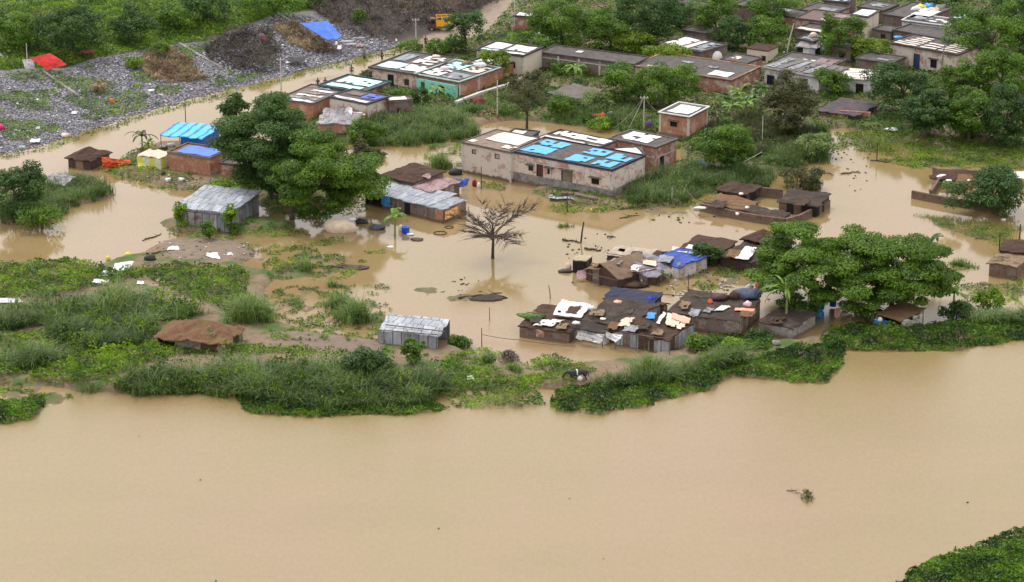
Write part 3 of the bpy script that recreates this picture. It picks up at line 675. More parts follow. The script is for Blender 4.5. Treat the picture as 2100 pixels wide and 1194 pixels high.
# ================================================================== BUILDINGS
BR_RED = brickm('red brick wall', (.34, .13, .085), (.42, .19, .13), (.50, .42, .36), .32, .35)
BR_PNK = brickm('pink patched brick', (.44, .22, .17), (.54, .34, .28), (.64, .58, .52), .46, .32)
BR_ORG = brickm('orange brick wall', (.40, .17, .10), (.45, .22, .14), (.48, .36, .28), .25, .25)
BR_GRY = brickm('greyed brick wall', (.40, .26, .21), (.48, .38, .33), (.60, .55, .50), .55, .32)
BR_BEI = brickm('beige rendered wall', (.55, .47, .38), (.6, .52, .42), (.66, .60, .50), .8, .3)
BR_DRK = brickm('dark brick wall', (.20, .10, .08), (.15, .09, .075), (.20, .17, .15), .5, .55)
PLW = plain('white plaster', (.74, .75, .75), (.55, .56, .57), 1.3, .8, grime=.35)
MUDW = plain('mud wall', (.20, .13, .10), (.11, .075, .06), 1.5, .95, bmp=.8, grime=.4, wet=1)
MUDG = plain('greyish mud wall', (.34, .29, .24), (.17, .145, .125), 1.6, .95, bmp=.8, grime=.5, wet=1)
MUDB = plain('dark brown reed wall', (.10, .06, .048), (.055, .035, .03), 2, .95, bmp=.8)
TIN = tinm('grey corrugated tin', (.40, .44, .48), (.22, .25, .28), ramt=.45)
TINL = tinm('bright corrugated tin', (.52, .56, .62), (.32, .35, .40), ramt=.25)
TINR = tinm('rust streaked tin', (.42, .44, .47), (.24, .24, .26), (.13, .07, .055), .75)
TINP = tinm('pinkish tin', (.42, .26, .26), (.30, .20, .21), ramt=.2)
TH_BRN = strawm('brown thatch', (.115, .072, .052), (.065, .043, .035), (.04, .028, .024))
TH_RED = strawm('red brown thatch', (.24, .135, .085), (.13, .075, .05), (.20, .17, .06))
TH_DRK = strawm('wet black thatch', (.085, .068, .060), (.04, .033, .031), (.11, .085, .066))
TH_TAN = strawm('tan straw', (.33, .25, .16), (.20, .14, .085))
TARPB = plain('brown tarp', (.19, .12, .07), (.12, .075, .045), 1.2, .55)
TARPG = plain('grey blue tarp', (.24, .26, .34), (.16, .11, .09), 1.2, .6)
NAVY = plain('navy blue plastic', (.008, .014, .05), (.015, .02, .06), 1, .6, spec=.25)
CLRED = plain('red cloth', (.60, .012, .01), (.42, .01, .008), 1, .6); CLPNK = plain('pink cloth', (.75, .45, .50), (.80, .68, .72), 2, .6)
CLYEL = plain('yellow tarp', (.72, .70, .08), (.62, .58, .12), 1.4, .5); CLORG = plain('orange tarp', (.78, .13, .03), (.60, .08, .02), 1.5, .5)
CLCRM = plain('cream tarp', (.72, .62, .48), (.55, .44, .34), 1.4, .6); SKYB = plain('sky blue cloth', (.03, .32, .75), (.02, .22, .55), 2, .4)
PURP = plain('purple cloth', (.16, .03, .30)); PEACH = plain('peach tarp', (.72, .42, .30), (.62, .36, .27), 2, .5); STONE = plain('rubble stone', (.3, .3, .33), (.16, .16, .19), 1, .7)
MARO = plain('maroon cloth', (.22, .012, .025), (.15, .01, .02)); LIME = plain('lime cloth', (.55, .75, .08))

# --- central brick house row in the flood
house('brick_house', (947, 292), (1048, 313), (1100, 283), 3.9, BR_GRY, 'plastered brick room with one large white roof sheet left of the blue roofs',
      frames=(.01, .99), roofm=plain('brown roof deck', (.26, .19, .14), (.13, .095, .075), 1.3), edge=SHADE, front=(('win', .25, 2.75, .55, .5, SH_WHT), ('win', .72, 2.75, .65, .55, SH_WHT)), sheets=((.20, .38, .86, .95, SH_CRM), (.05, .1, .16, .25, SH_CRM), (.7, .12, .95, .3, SH_CRM, .2)), par=.1)
house('brick_house', (1048, 311), (1255, 350), (1322, 320), 3.85, BR_PNK, 'long brick house with bright blue sheets across its flat black roof',
      plinth=1.35, frames=(.01, .40, .72, .985), sidef=(.02, .52, .97), band=2.9, roofm=ROOFD, edge=NAVY,
      front=(('win', .20, 1.9, .6, .65, BLUED, 1), ('door', .29, 1.15, .85, 1.9, DOORM), ('win', .39, 1.9, .6, .75, BLK, 1), ('door', .56, 1.1, 1.5, 1.7, plain('grey door', (.24, .2, .16)), 1), ('win', .84, 1.75, 1.0, .75, BLK, 1)),
      sheets=((.03, .14, .30, .52, SH_BLUE, .05), (.05, .58, .31, .90, SH_BLUE, .25), (.50, .08, .69, .44, SH_BLUE, .05), (.52, .57, .73, .90, SH_BLUE, .15), (.76, .10, .95, .42, SH_BLUE, .25), (.77, .50, .97, .85, SH_BLUE, .2)))
house('brick_house', (1098, 285), (1212, 309), (1262, 290), 3.7, BR_RED, 'brick room behind the blue roofs with torn white strips on its roof', sheets=((.02, .05, .98, .40, SH_CRM, .08), (.05, .58, .97, .95, SH_WHT, .1)))
house('brick_house', (1250, 284), (1345, 303), (1397, 288), 3.7, BR_RED, 'brick room with white torn roof cover in front of the small orange cabin', frames=(.02, .7), band=2.3, sheets=((.10, .2, .72, .92, SH_WHT, .15),), edge=BR_DRK, side=(('win', .3, .2, .9, 2.2, BLK),))
house('brick_house', (1255, 322), (1322, 318), (1345, 300), 3.6, BR_PNK, 'low brick room with plain cream roof right of the blue roofs', sheets=((.04, .1, .95, .9, SH_CRM),), sidef=(.95,))
house('brick_house', (1036, 277), (1085, 283), (1101, 270), 3.6, BR_DRK, 'small dark brick stair room standing between the white roof and the blue roofs', sheets=((.1, .2, .6, .8, SH_CRM),))
house('brick_cabin', (1353, 231), (1413, 240), (1446, 219), 3.35, BR_ORG, 'square orange brick cabin with white sheeted roof beside the cable pole', cat='cabin', plinth=.75, plm=BR_DRK, frames=(.02, .97), sidef=(.02, .95), front=(('win', .48, 1.75, .95, .7, BLK, 1),), sheets=((.16, .15, .48, .85, SH_WHT), (.5, .15, .88, .85, SH_WHT, .05)), edge=SH_WHT, over=.2)
# --- upper centre terraces
house('brick_house', (763, 138), (854, 152), (930, 121), 2.9, BR_PNK, 'pink walled house with white curtained doorway under six pale roof panes', front=(('door', .42, .3, .9, 1.9, BLK), ('win', .78, 1.1, .7, .8, WINB)), plinth=.35, over=.45,
      sheets=((.04, .08, .50, .40, SH_TEAL), (.54, .08, .98, .40, SH_WHT, .05), (.04, .50, .3, .9, TIN), (.45, .5, .9, .72, SH_CRM, .15), (.5, .76, .95, .94, SH_WHT, .25)), edge=SHADE)
house('brick_house', (854, 152), (941, 168), (1012, 138), 2.9, BR_ORG, 'house with mint green front and long orange brick side wall, sheets scattered on its roof', over=.3, front=(('win', .15, 1.2, .6, .9, WINB), ('door', .62, .3, 1.0, 1.9, BLK)), sidef=(.02, .5), sheets=((.05, .08, .45, .45, SH_WHT, .08), (.5, .08, .95, .4, TIN, .1), (.08, .55, .5, .92, SH_TEAL, .1), (.55, .55, .95, .9, SH_CRM, .35)), edge=plain('mint edge', (.55, .75, .68)))

o, L, Wd = frame('painted_wall', (855, 157.5), (940, 173.5), (960, 163), 2.6, 'mint green painted plaster wall along the house front above the banana plant', 'wall', base=0)
mb = MB(); wallgrid(mb, 'x', .1, L-.1, -.28, .24, -.5, 2.45, [(L*.12, L*.22, 1.2, 2.1), (L*.55, L*.70, .1, 2.1)]); mb.build('plaster', TURQ, o); mb = MB(); mb.box(L*.12, L*.22, -.15, -.1, 1.2, 2.1); mb.build('window', WINB, o)
house('brick_house', (960, 128), (1020, 139), (1078, 116), 2.6, BR_ORG, 'low orange brick house whose junk covered roof sits under a small tree', base=.3, over=.1, sheets=((.1, .1, .5, .5, SH_WHT, .2), (.3, .6, .9, .9, TIN, .3), (.6, .1, .95, .5, SH_CRM, .3)))
house('brick_house', (978, 102), (1072, 115), (1106, 97), 3.7, BR_BEI, 'tall pale brick house with four glassy white roof panes in front of the green field', frames=(.02, .98), sidef=(.03, .97), plinth=.5, front=(('win', .78, 1.8, .8, .8, BLK),), sheets=((.05, .30, .42, .88, SH_WHT, .05), (.5, .35, .95, .88, SH_WHT, .04), (.06, .06, .4, .2, SH_TEAL), (.55, .06, .98, .18, SH_WHT)), edge=ROOFD, over=.2)
house('brick_house', (655, 175), (742, 190), (791, 167), 2.9, BR_RED, 'house under a turquoise sheeted roof with dark rims', sheets=((.10, .42, .88, .92, SH_TEAL, .02), (.10, .08, .86, .30, SH_TEAL, .0)), edge=plain('dark teal rim', (.02, .10, .12)), over=.2)
house('brick_house', (570, 204), (642, 214), (705, 183), 2.6, BR_ORG, 'low brick house roofed with many narrow tin strips above the big tree', sheets=tuple((.03+.07*k, .05+.15*k, .9, .14+.15*k, (SH_WHT, TIN, SH_CRM, TINR, SH_WHT, TIN)[k], .2) for k in range(6)), roofm=BR_DRK)
house('brick_house', (676, 199), (753, 214), (806, 199), 3.2, BR_PNK, 'red patched brick house with a blue rag and white strips on its roof', sidef=(.03, .95), plinth=.2, sheets=((.05, .05, .95, .2, SH_WHT, .3), (.55, .4, .95, .85, SH_ROY, .15), (.1, .5, .5, .8, BR_DRK)), over=.12)
house('brick_house', (799, 208), (845, 205), (858, 196), 3.0, BR_DRK, 'narrow brown brick room with a white roof slab beside the bushes', sheets=((.05, .1, .8, .9, SH_CRM),), front=(('win', .4, 1.2, .5, .7, BLK),), roofm=BR_DRK)
shack('tin_lean_to', (652, 252), (728, 255), (752, 232), 1.7, 'mono', .5, TINR, [BR_ORG, MUDG], 'low lean-to of rusty grey tin strips below the red patched house', holes=.03)
# --- upper right village
house('long_building', (1107, 108), (1300, 133), (1330, 118), 2.9, BR_DRK, 'very long dark roofed brick building with pale pillars behind the banana clump', frames=(.002, .20, .42, .64, .86), band=2.2, cat='building', plinth=.2, sheets=((.3, .5, .36, .7, SH_WHT),))
house('long_building', (1300, 135), (1500, 165), (1560, 138), 2.7, BR_RED, 'brick building with a wide black roof and one white sheet at its right corner', cat='building', roofm=ROOFD, sheets=((.72, .12, .92, .4, SH_WHT), (.1, .1, .3, .15, SH_CRM, .2), (.35, .1, .5, .16, SH_CRM, .3), (.3, .6, .42, .7, TIN), (.6, .5, .7, .62, TIN, .3)), edge=BR_ORG)
house('small_house', (1352, 90), (1437, 108), (1470, 88), 3.0, BR_DRK, 'dark house with three long bright sheets on its roof, beside a round white dish', sheets=((.05, .1, .42, .9, SH_WHT, .03), (.48, .1, .62, .9, SH_CRM, .08), (.68, .1, .95, .9, TIN, .1)))
house('small_house', (1532, 98), (1575, 104), (1602, 95), 2.5, BR_BEI, 'small beige hut with one dark square window in the village', front=(('win', .8, .9, .6, .7, BLK),), roofm=TH_BRN, par=0)
house('long_building', (1568, 137), (1680, 158), (1725, 138), 3.0, PLW, 'white walled house with blue-black door and grey tiled roof', cat='building', front=(('win', .12, .5, 1.2, 1.4, NAVY), ('door', .72, .1, 1.3, 2.2, NAVY)), roofm=ROOFG, par=0, over=.5, sheets=tuple((.02+.16*k, .05, .14+.16*k, .9, ROOFG if k % 2 else TIN, .1) for k in range(6)))
house('long_building', (1685, 155), (1790, 163), (1812, 146), 2.7, PLW, 'white house wing under crumpled white and pinkish roof sheets', cat='building', front=(('win', .3, .3, 1.2, 1.7, BLK), ('win', .75, .3, 1.0, 1.6, BLK)), roofm=SH_CRM, par=0, over=.3, sheets=((.0, .05, .98, .5, SH_WHT, .04), (.3, .55, .95, .95, SH_CRM, .15)))
house('tall_house', (1746, 31), (1780, 35), (1808, 23), 4.2, BR_BEI, 'tall beige house with a single white roof slab', front=(('win', .5, 1.6, .9, 1.3, WINB),), sheets=((.05, .1, .95, .9, SH_WHT),), sidef=(.5,), over=.15, par=.06)
house('striped_roof_house', (1828, 88), (1962, 112), (1992, 93), 3.8, BR_PNK, 'pink house with blue door under a roof of white slats in rows', front=(('door', .40, .6, .9, 2.2, BLUED), ('win', .66, 1.3, .95, 1.2, NAVY, 1)), frames=(.01, .34, .52, .99), plinth=.5, over=.35, roofm=ROOFD,
      sheets=tuple(((.02 if k < 2 else .02+.03*k), .04+.16*k, .36, .13+.16*k, SH_CRM, .02) for k in range(6))+tuple((.42, .04+.2*k, .66, .14+.2*k, SH_CRM, .04) for k in range(3))+tuple((.70, .04+.17*k, .98, .13+.17*k, SH_CRM, .04) for k in range(5)))
house('small_house', (1990, 118), (2020, 122), (2035, 115), 2.0, MUDG, 'little grey shed with a flat tin roof leaning on the striped roof house', front=(('door', .4, .2, 1.0, 1.4, BLK),), sheets=((.05, .1, .95, .9, TIN),))
house('small_house', (1850, 42), (1944, 54), (1960, 40), 2.9, PLW, 'white house front with pale rim below the rubbish pile at the village edge', edge=SH_WHT, sheets=((.1, .3, .5, .8, TIN, .2), (.5, .3, .9, .8, SH_WHT, .5)), front=(('win', .5, .8, 1.4, 1.2, CONC),))
house('small_house', (1945, 40), (1985, 45), (2010, 30), 3.4, BR_ORG, 'reddish brick house with a pale green sheet half hidden by the big right tree', sheets=((.1, .2, .9, .8, SH_TEAL),))
house('small_house', (1812, 30), (1895, 42), (1940, 15), 2.9, BR_DRK, 'dark roofed house with one bright white sheet near the top edge', sheets=((.5, .25, .95, .65, SH_WHT, .05),))
house('small_house', (1832, 62), (1960, 85), (2010, 60), 2.5, BR_DRK, 'broad black roofed house directly behind the striped roof house', roofm=ROOFD)
house('small_house', (1632, 38), (1745, 52), (1765, 32), 3.0, BR_RED, 'reddish brown roofed row house at the top of the village', roofm=plain('brown red tiles', (.16, .10, .09), (.09, .07, .065)), sheets=((.4, .1, .75, .25, SH_CRM, .3), (.3, .5, .8, .8, TINP, .2)))
house('small_house', (1630, 60), (1690, 70), (1720, 58), 2.5, BR_DRK, 'dark roofed row house with a thin white ridge strip left of the tall beige house', sheets=((.02, .1, .9, .35, SH_CRM, .05),))
shack('small_house', (1635, 95), (1672, 99), (1700, 84), 2.0, 'mono', .3, TINR, [plain('lilac plaster', (.50, .50, .62)), BLK, PLW], 'tiny lilac walled hut with grey roof beside the leaning pole')
house('small_house', (1635, 80), (1668, 86), (1690, 74), 2.4, BR_DRK, 'village shed with crinkled grey tin pieces on its roof', sheets=((.1, .1, .9, .4, TIN, .3), (.1, .5, .9, .9, TINL, .3)))
house('small_house', (1370, 10), (1425, 20), (1445, 5), 3.2, BR_RED, 'brick house with dark doorway between trees at the top edge', front=(('win', .25, .8, .9, 1.4, BLK),))
house('small_house', (1505, 10), (1560, 18), (1580, 0), 3.0, BR_DRK, 'brown house seen between two trees at the top of the village')
house('small_house', (1690, 2), (1740, 6), (1760, -8), 3.2, BR_DRK, 'grey roofed house cut by the top edge above the white slab house', sheets=((.1, .1, .9, .5, TINL, .1),))
house('small_house', (1056, 33), (1088, 35), (1098, 28), 2.7, BR_RED, 'small brick house with white roof rim at the road end, left of the trees', sheets=((.05, .1, .95, .9, SH_WHT),))
shack('low_hut', (1680, 226), (1752, 238), (1785, 214), 1.2, 'mono', .2, plain('purple black roof', (.045, .042, .06), (.10, .07, .07), .9, .8), [BR_DRK, MUDB, BR_RED], 'low hut under a purplish black roof below the white wing')
shack('plank_hut', (1128, 190), (1185, 202), (1212, 182), 1.9, 'mono', .15, plain('grey brown roof', (.14, .12, .105), (.08, .07, .06)), [MUDG, CONC, WOOD], 'square grey plank hut with flat brown roof among bushes')
for A_, B_, C_, h_, wm, lb, sh in (
    ((1590, 124), (1700, 140), (1740, 124), 2.6, BR_DRK, 'brown roofed row directly behind the white walled house', ((.3, .2, .6, .5, SH_CRM, .3), (.62, .3, .95, .8, TINP, .2))),
    ((1755, 120), (1828, 131), (1850, 117), 2.4, BR_DRK, 'dark brown walled house left of the striped roof house', ((.5, .2, .9, .5, TINR, .2),)),
    ((1560, 26), (1640, 38), (1665, 24), 2.8, BR_RED, 'brick house left of the reddish brown roofed row house', ((.1, .4, .5, .8, TIN, .2),)),
    ((1758, 14), (1812, 22), (1835, 8), 2.8, BR_DRK, 'dark roofed house just right of the tall beige house top', ((.2, .3, .8, .7, TIN, .3),)),
    ((1478, 122), (1530, 131), (1556, 118), 2.4, BR_RED, 'low brick room between the white dish and the small beige hut', ((.2, .3, .5, .7, SH_CRM, .2),)),
    ((1400, 62), (1448, 69), (1470, 57), 2.6, BR_DRK, 'dark brick room between the two top village trees', ()),
    ((1640, 20), (1705, 30), (1730, 14), 2.9, BR_RED, 'second reddish roofed house at the top edge of the row houses', ((.4, .3, .9, .6, TINR, .3),)),
    ((1700, 92), (1745, 99), (1762, 88), 2.6, BR_DRK, 'brown brick room hidden behind the round village tree', ((.3, .3, .8, .7, TIN, .2),)),
    ((1790, 60), (1826, 66), (1842, 56), 2.3, BR_DRK, 'little dark room between the tall beige house and the white rimmed front', ())):
    house('small_house', A_, B_, C_, h_, wm, lb, sheets=sh, front=(('win', .6, 1.0, .7, .8, BLK),), par=.12)
# --- left bank huts
m, nt, b = newmat('ribbed blue plastic'); uv = nd(nt, 'TexCoord').outputs['Object']; wv = nd(nt, 'TexWave', Scale=.24, bands_direction='X'); nt.links.new(uv, wv.inputs['Vector'])
c = mixc(nt, ramp(nt, wv.outputs['Fac'], .10, .30), (.01, .16, .45), (.05, .50, .92)); nt.links.new(c, b.inputs['Base Color']); b.inputs['Roughness'].default_value = .35; SH_RIB = m
shack('blue_canopy_hut', (330, 276), (412, 284), (447, 262), 2.9, 'mono', .25, SH_RIB, [plain('deep blue plastic wall', (.01, .11, .50), (.01, .07, .30), 2, .4)], 'open shelter with ribbed sky blue plastic roof and blue side curtain', openf=((0, .58),), poles=True, wallvis=('f', 'r'), wj=.02)
cloth('canopy_curtain', [(383, 279, 2.7), (412, 286, 2.7), (416, 303, 1.0), (386, 300, 1.2)], plain('deep blue plastic wall', (.01, .11, .5)), 'dark blue plastic curtain hanging from the front of the sky blue canopy', 'curtain', .08)
house('blue_roof_house', (345, 313), (430, 326), (462, 307), 2.7, BR_ORG, 'orange brick house with royal blue plastic covering its flat roof', base=.3, sheets=((.12, .14, .93, .88, plain('royal blue roof film', (.02, .12, .72), (.02, .17, .85), 1.2, .3)),), roofm=BR_DRK, edge=BR_DRK, par=.2)
house('brick_house', (452, 335), (540, 345), (575, 325), 2.4, BR_RED, 'low brick house mostly hidden under the two big left trees', base=.3)
shack('covered_stall', (281, 318), (330, 324), (348, 310), 2.1, 'flat', 0, CLCRM, [plain('pale patched plastic', (.70, .74, .66), (.5, .55, .45), 3), CLYEL], 'stall wrapped in pale green and yellow sheets next to the blue roofed house', over=.1, jit=.09, nx=8, base=.3)
cloth('yellow_tarp', [(283, 333, 1.2), (327, 336, 1.2), (329, 354, .15), (285, 353, .15)], CLYEL, 'bright yellow tarp hanging down the front of the wrapped stall', amp=.08)
cloth('orange_tarp', [(212, 347, .3), (272, 342, .3), (268, 330, 1.1), (208, 322, 1.9)], CLORG, 'orange tarp slumped over poles beside the thatched hut in the water', amp=.18)
shack('thatched_hut', (140, 323), (186, 329), (232, 312), 1.3, 'hip', 1.1, TH_BRN, [TH_TAN, MUDB], 'dark thatched hut half under water near the flooded road', over=.35, cell=.5, jit=.08)
shack('tin_hut', (88, 373), (128, 378), (138, 366), 1.3, 'mono', .3, TINR, [MUDG], 'small grey roof peeping out behind the round bush on the left')
shack('tin_shed', (360, 424), (470, 436), (545, 398), 2.6, 'mono', .3, TINL, [TIN, TIN, TINR], 'large shed of bright corrugated tin with creepers at its corners', over=.18, jit=.03, cell=.9, wj=.12, base=.1)
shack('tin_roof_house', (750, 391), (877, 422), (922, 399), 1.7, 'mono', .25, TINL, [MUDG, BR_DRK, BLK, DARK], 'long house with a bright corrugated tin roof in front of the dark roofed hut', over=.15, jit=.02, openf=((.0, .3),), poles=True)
shack('shop_hut', (879, 423), (908, 430), (952, 412), 1.72, 'mono', .15, TIN, [BR_DRK, BR_ORG], 'small grey roofed hut with yellow and red painted end beside the long tin roof', over=.12)
shack('dark_roof_hut', (786, 358), (846, 375), (884, 350), 2.3, 'mono', .35, TH_BRN, [BR_DRK], 'hut with a dark reddish brown thatched roof behind the bright tin roof', cell=.5, jit=.05)
shack('pink_roof_hut', (850, 384), (884, 392), (925, 368), 2.0, 'flat', 0, TINP, [MUDG, WOOD], 'open shed under dusty pink roof sheets beside the dark thatched roof', poles=True, wallvis=('r',), holes=.04)
cloth('painted_signboard', [(913, 451, .55), (938, 440, .55), (940, 423, 1.55), (913, 434, 1.55)], plain('yellow red paint', (.75, .62, .22), (.70, .22, .13), 3.5, lo=.45, hi=.55), 'yellow and red painted panel on the end wall of the small grey roofed hut', 'panel', .01, th=.04, rag=0)
# --- bottom left
shack('thatched_hut', (324, 690), (464, 703), (488, 672), 1.8, 'hip', 1.3, TH_RED, [MUDB, MUDG], 'long low hut with a mossy red brown thatched roof in the tall grass', over=.35, cell=.5, jit=.12, openf=((0, .28),), poles=True, base=.3)
shack('tin_shed', (776, 676), (898, 687), (926, 660), 2.0, 'mono', .25, TINL, [TIN, TIN, TINL], 'small flooded shed of pale blue grey tin with poles laid across its roof', over=.12, jit=.03, openf=(), wallvis=('f', 'l', 'b'), wj=.05, poles=True)
for a, b_, t in (((790, 666, 2.25), (912, 680, 2.25), 'upper'), ((770, 676, 2.12), (898, 687, 2.12), 'lower')):
    mb = MB(); p, q = P(*a), P(*b_); mb.tube([p-p, q-p], .06, 6); tag(mb.build('roof_pole', WOOD, None, p), 'the %s of two dark poles lying across the roof of the flooded tin shed' % t, 'pole')
# --- centre right hut rows
shack('tarp_hut', (1203, 553), (1268, 572), (1320, 540), 1.2, 'gabley', 1.25, TARPB, [MUDB, MUDG], 'humped hut under a mud brown tarpaulin, leftmost of the middle cluster', over=.25, cell=.6, jit=.06)
shack('rag_hut', (1262, 552), (1345, 566), (1378, 535), 1.1, 'mound', .7, TARPG, [MUDB, MUDG], 'sagging hut under grey blue and pinkish rags between brown tarp hut and blue roof', over=.2, cell=.5, jit=.12)
shack('blue_roof_hut', (1340, 531), (1392, 546), (1440, 523), 1.5, 'mono', .12, plain('faded royal tarp', (.012, .09, .50), (.02, .03, .16), 1.0, .5, spec=.3), [plain('patched white board', (.60, .55, .48), (.32, .22, .17), 3), MUDG, PLW], 'pale patched hut under a shining royal blue tarp roof', over=.25, cell=.6)
shack('bamboo_platform', (1246, 523), (1372, 537), (1395, 517), 1.35, 'flat', 0, plain('bleached bamboo mat', (.46, .39, .30), (.28, .23, .18), 1.5), [MUDB], 'wide flat roof of bleached bamboo mats behind the brown tarp hut', over=.15, holes=.06, th=.05)
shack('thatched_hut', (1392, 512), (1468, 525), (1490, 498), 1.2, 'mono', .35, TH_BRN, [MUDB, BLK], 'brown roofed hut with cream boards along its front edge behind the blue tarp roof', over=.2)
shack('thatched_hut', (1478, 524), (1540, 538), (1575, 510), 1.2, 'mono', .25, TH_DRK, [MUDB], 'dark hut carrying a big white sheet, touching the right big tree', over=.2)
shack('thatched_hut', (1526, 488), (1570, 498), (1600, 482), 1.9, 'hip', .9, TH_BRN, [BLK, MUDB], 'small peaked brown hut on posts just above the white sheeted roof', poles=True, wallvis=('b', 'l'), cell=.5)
shack('flat_box_hut', (1175, 533), (1202, 536), (1212, 525), 1.5, 'flat', 0, plain('olive beige board', (.42, .38, .22), (.32, .27, .2)), [MUDB, BLK], 'small square shelter with an olive beige top left of the brown tarp hut', over=.05)
# lower cluster
shack('brick_hut', (1066, 668), (1168, 681), (1212, 640), 1.25, 'mono', .2, TH_BRN, [BR_RED, MUDB, BR_DRK, MUDW], 'low brown brick hut with vines at the left end of the lower cluster', over=.15)
shack('black_roof_hut', (1200, 655), (1290, 672), (1345, 618), 1.55, 'gable', .75, TH_DRK, [MUDG, MUDB, TIN], 'hut with the tallest black thatched ridge in the lower cluster', over=.2, cell=.6, jit=.08)
shack('tarp_hut', (1240, 612), (1335, 624), (1352, 604), 1.7, 'mono', .2, NAVY, [DARK, NAVY], 'hut under navy black plastic at the back of the lower cluster', over=.2)
shack('tin_wall_hut', (1262, 677), (1374, 698), (1408, 662), 1.6, 'gable', .35, TH_BRN, [TIN, MUDB, TINL, MUDG], 'hut with upright grey tin panels and brown roof right of the lower cluster', over=.15, cell=.6, jit=.07)
shack('grey_wall_hut', (1163, 668), (1240, 683), (1262, 660), 1.3, 'mono', .25, TH_DRK, [TIN, PLW], 'low hut with pale grey front in the middle of the lower cluster', over=.1)
shack('long_hut', (1372, 637), (1516, 657), (1560, 617), 1.9, 'mono', .15, TH_DRK, [MUDG, MUDG, BR_DRK], 'long grey walled hut with wide flat black roof strewn with belongings', over=.15, jit=.03)
shack('block_hut', (1556, 658), (1625, 673), (1665, 645), 1.4, 'mono', .2, TH_DRK, [CONC, MUDG, CONC], 'grey block hut with black roof under the broken banana plant', over=.12, jit=.04)
shack('block_hut', (1797, 644), (1848, 657), (1890, 634), 1.4, 'mono', .2, TH_RED, [BLK, MUDG], 'ruined hut with mottled white side wall below the right big tree', over=.1, wallvis=('r', 'b', 'l'))
o, L, Wd = frame('ruined_wall', (1849, 655), (1890, 637), (1892, 634), 1.5, 'crumbling white mottled masonry wall at the side of the ruined hut', 'wall')
mb = MB(); [mb.box(k*.5, k*.5+.5, -.35, -.1, -.6, 1.2+random.uniform(-.4, .25), 0, .05) for k in range(max(2, int(L/.5)))]; mb.build('masonry', plain('mottled white masonry', (.55, .56, .5), (.15, .16, .12), 3.5), o)
# drowned compounds on the right
shack('thatched_hut', (1472, 388), (1530, 398), (1549, 381), 1.3, 'hip', .7, TH_BRN, [MUDB, BLK], 'small thatched hut at the back corner of the drowned courtyard', over=.25, cell=.5)
shack('thatched_hut', (1444, 413), (1522, 431), (1538, 414), .9, 'mono', .25, TH_RED, [MUDW], 'reddish brown roofed wing at the left side of the drowned courtyard', over=.15)
shack('thatched_hut', (1522, 432), (1602, 448), (1608, 437), .85, 'mono', .15, TH_DRK, [MUDW], 'long black roofed front wing of the drowned courtyard', over=.15)
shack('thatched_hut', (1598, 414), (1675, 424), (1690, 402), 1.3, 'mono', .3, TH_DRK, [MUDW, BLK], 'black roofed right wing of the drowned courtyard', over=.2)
for pts, hh, lab in (([(1436, 432), (1500, 447), (1560, 458), (1610, 464), (1640, 456), (1700, 425)], .95, 'low brown mud wall along the front of the drowned courtyard'), ([(1548, 402), (1605, 408)], 1.2, 'mud wall closing the back of the drowned courtyard'),
                ([(1870, 406), (1930, 418), (2000, 430), (2050, 432)], .95, 'low mud wall running in front of the right leafy tree'), ([(1908, 405), (1925, 380), (1950, 360)], .9, 'broken side wall beside the collapsed roof on the right')):
    strip('mud_wall', pts, .35, hh, MUDW, lab, 'wall')
cloth('collapsed_roof', [(1905, 365, .9), (1965, 372, .7), (2010, 352, 1.4), (1915, 345, 1.2)], TH_BRN, 'brown collapsed roof lying over the right drowned ruin', 'roof', .12, th=.15, rag=.2)
cloth('collapsed_roof', [(1948, 390, .4), (2010, 398, .4), (2030, 362, 1.2), (1965, 358, 1.3)], TH_RED, 'second collapsed roof slab with bare straw, nearer the leafy tree', 'roof', .12, th=.15, rag=.2)
cloth('white_roof_sheet', [(2060, 364, 1.1), (2115, 368, 1.1), (2115, 352, 1.3), (2058, 352, 1.3)], SH_WHT, 'pale sheet sticking out behind the leafy tree at the right edge', 'sheet', .04)
shack('thatched_hut', (2030, 538), (2085, 546), (2130, 515), 1.6, 'mono', .3, TH_TAN, [MUDW, BR_DRK], 'straw roofed mud hut standing in water at the right edge', over=.2, base=0)
shack('thatched_hut', (2052, 512), (2100, 516), (2140, 496), 2.1, 'hip', .7, TH_BRN, [MUDB], 'rounded brown roof just behind the straw roofed hut at the right edge', over=.2, cell=.5)
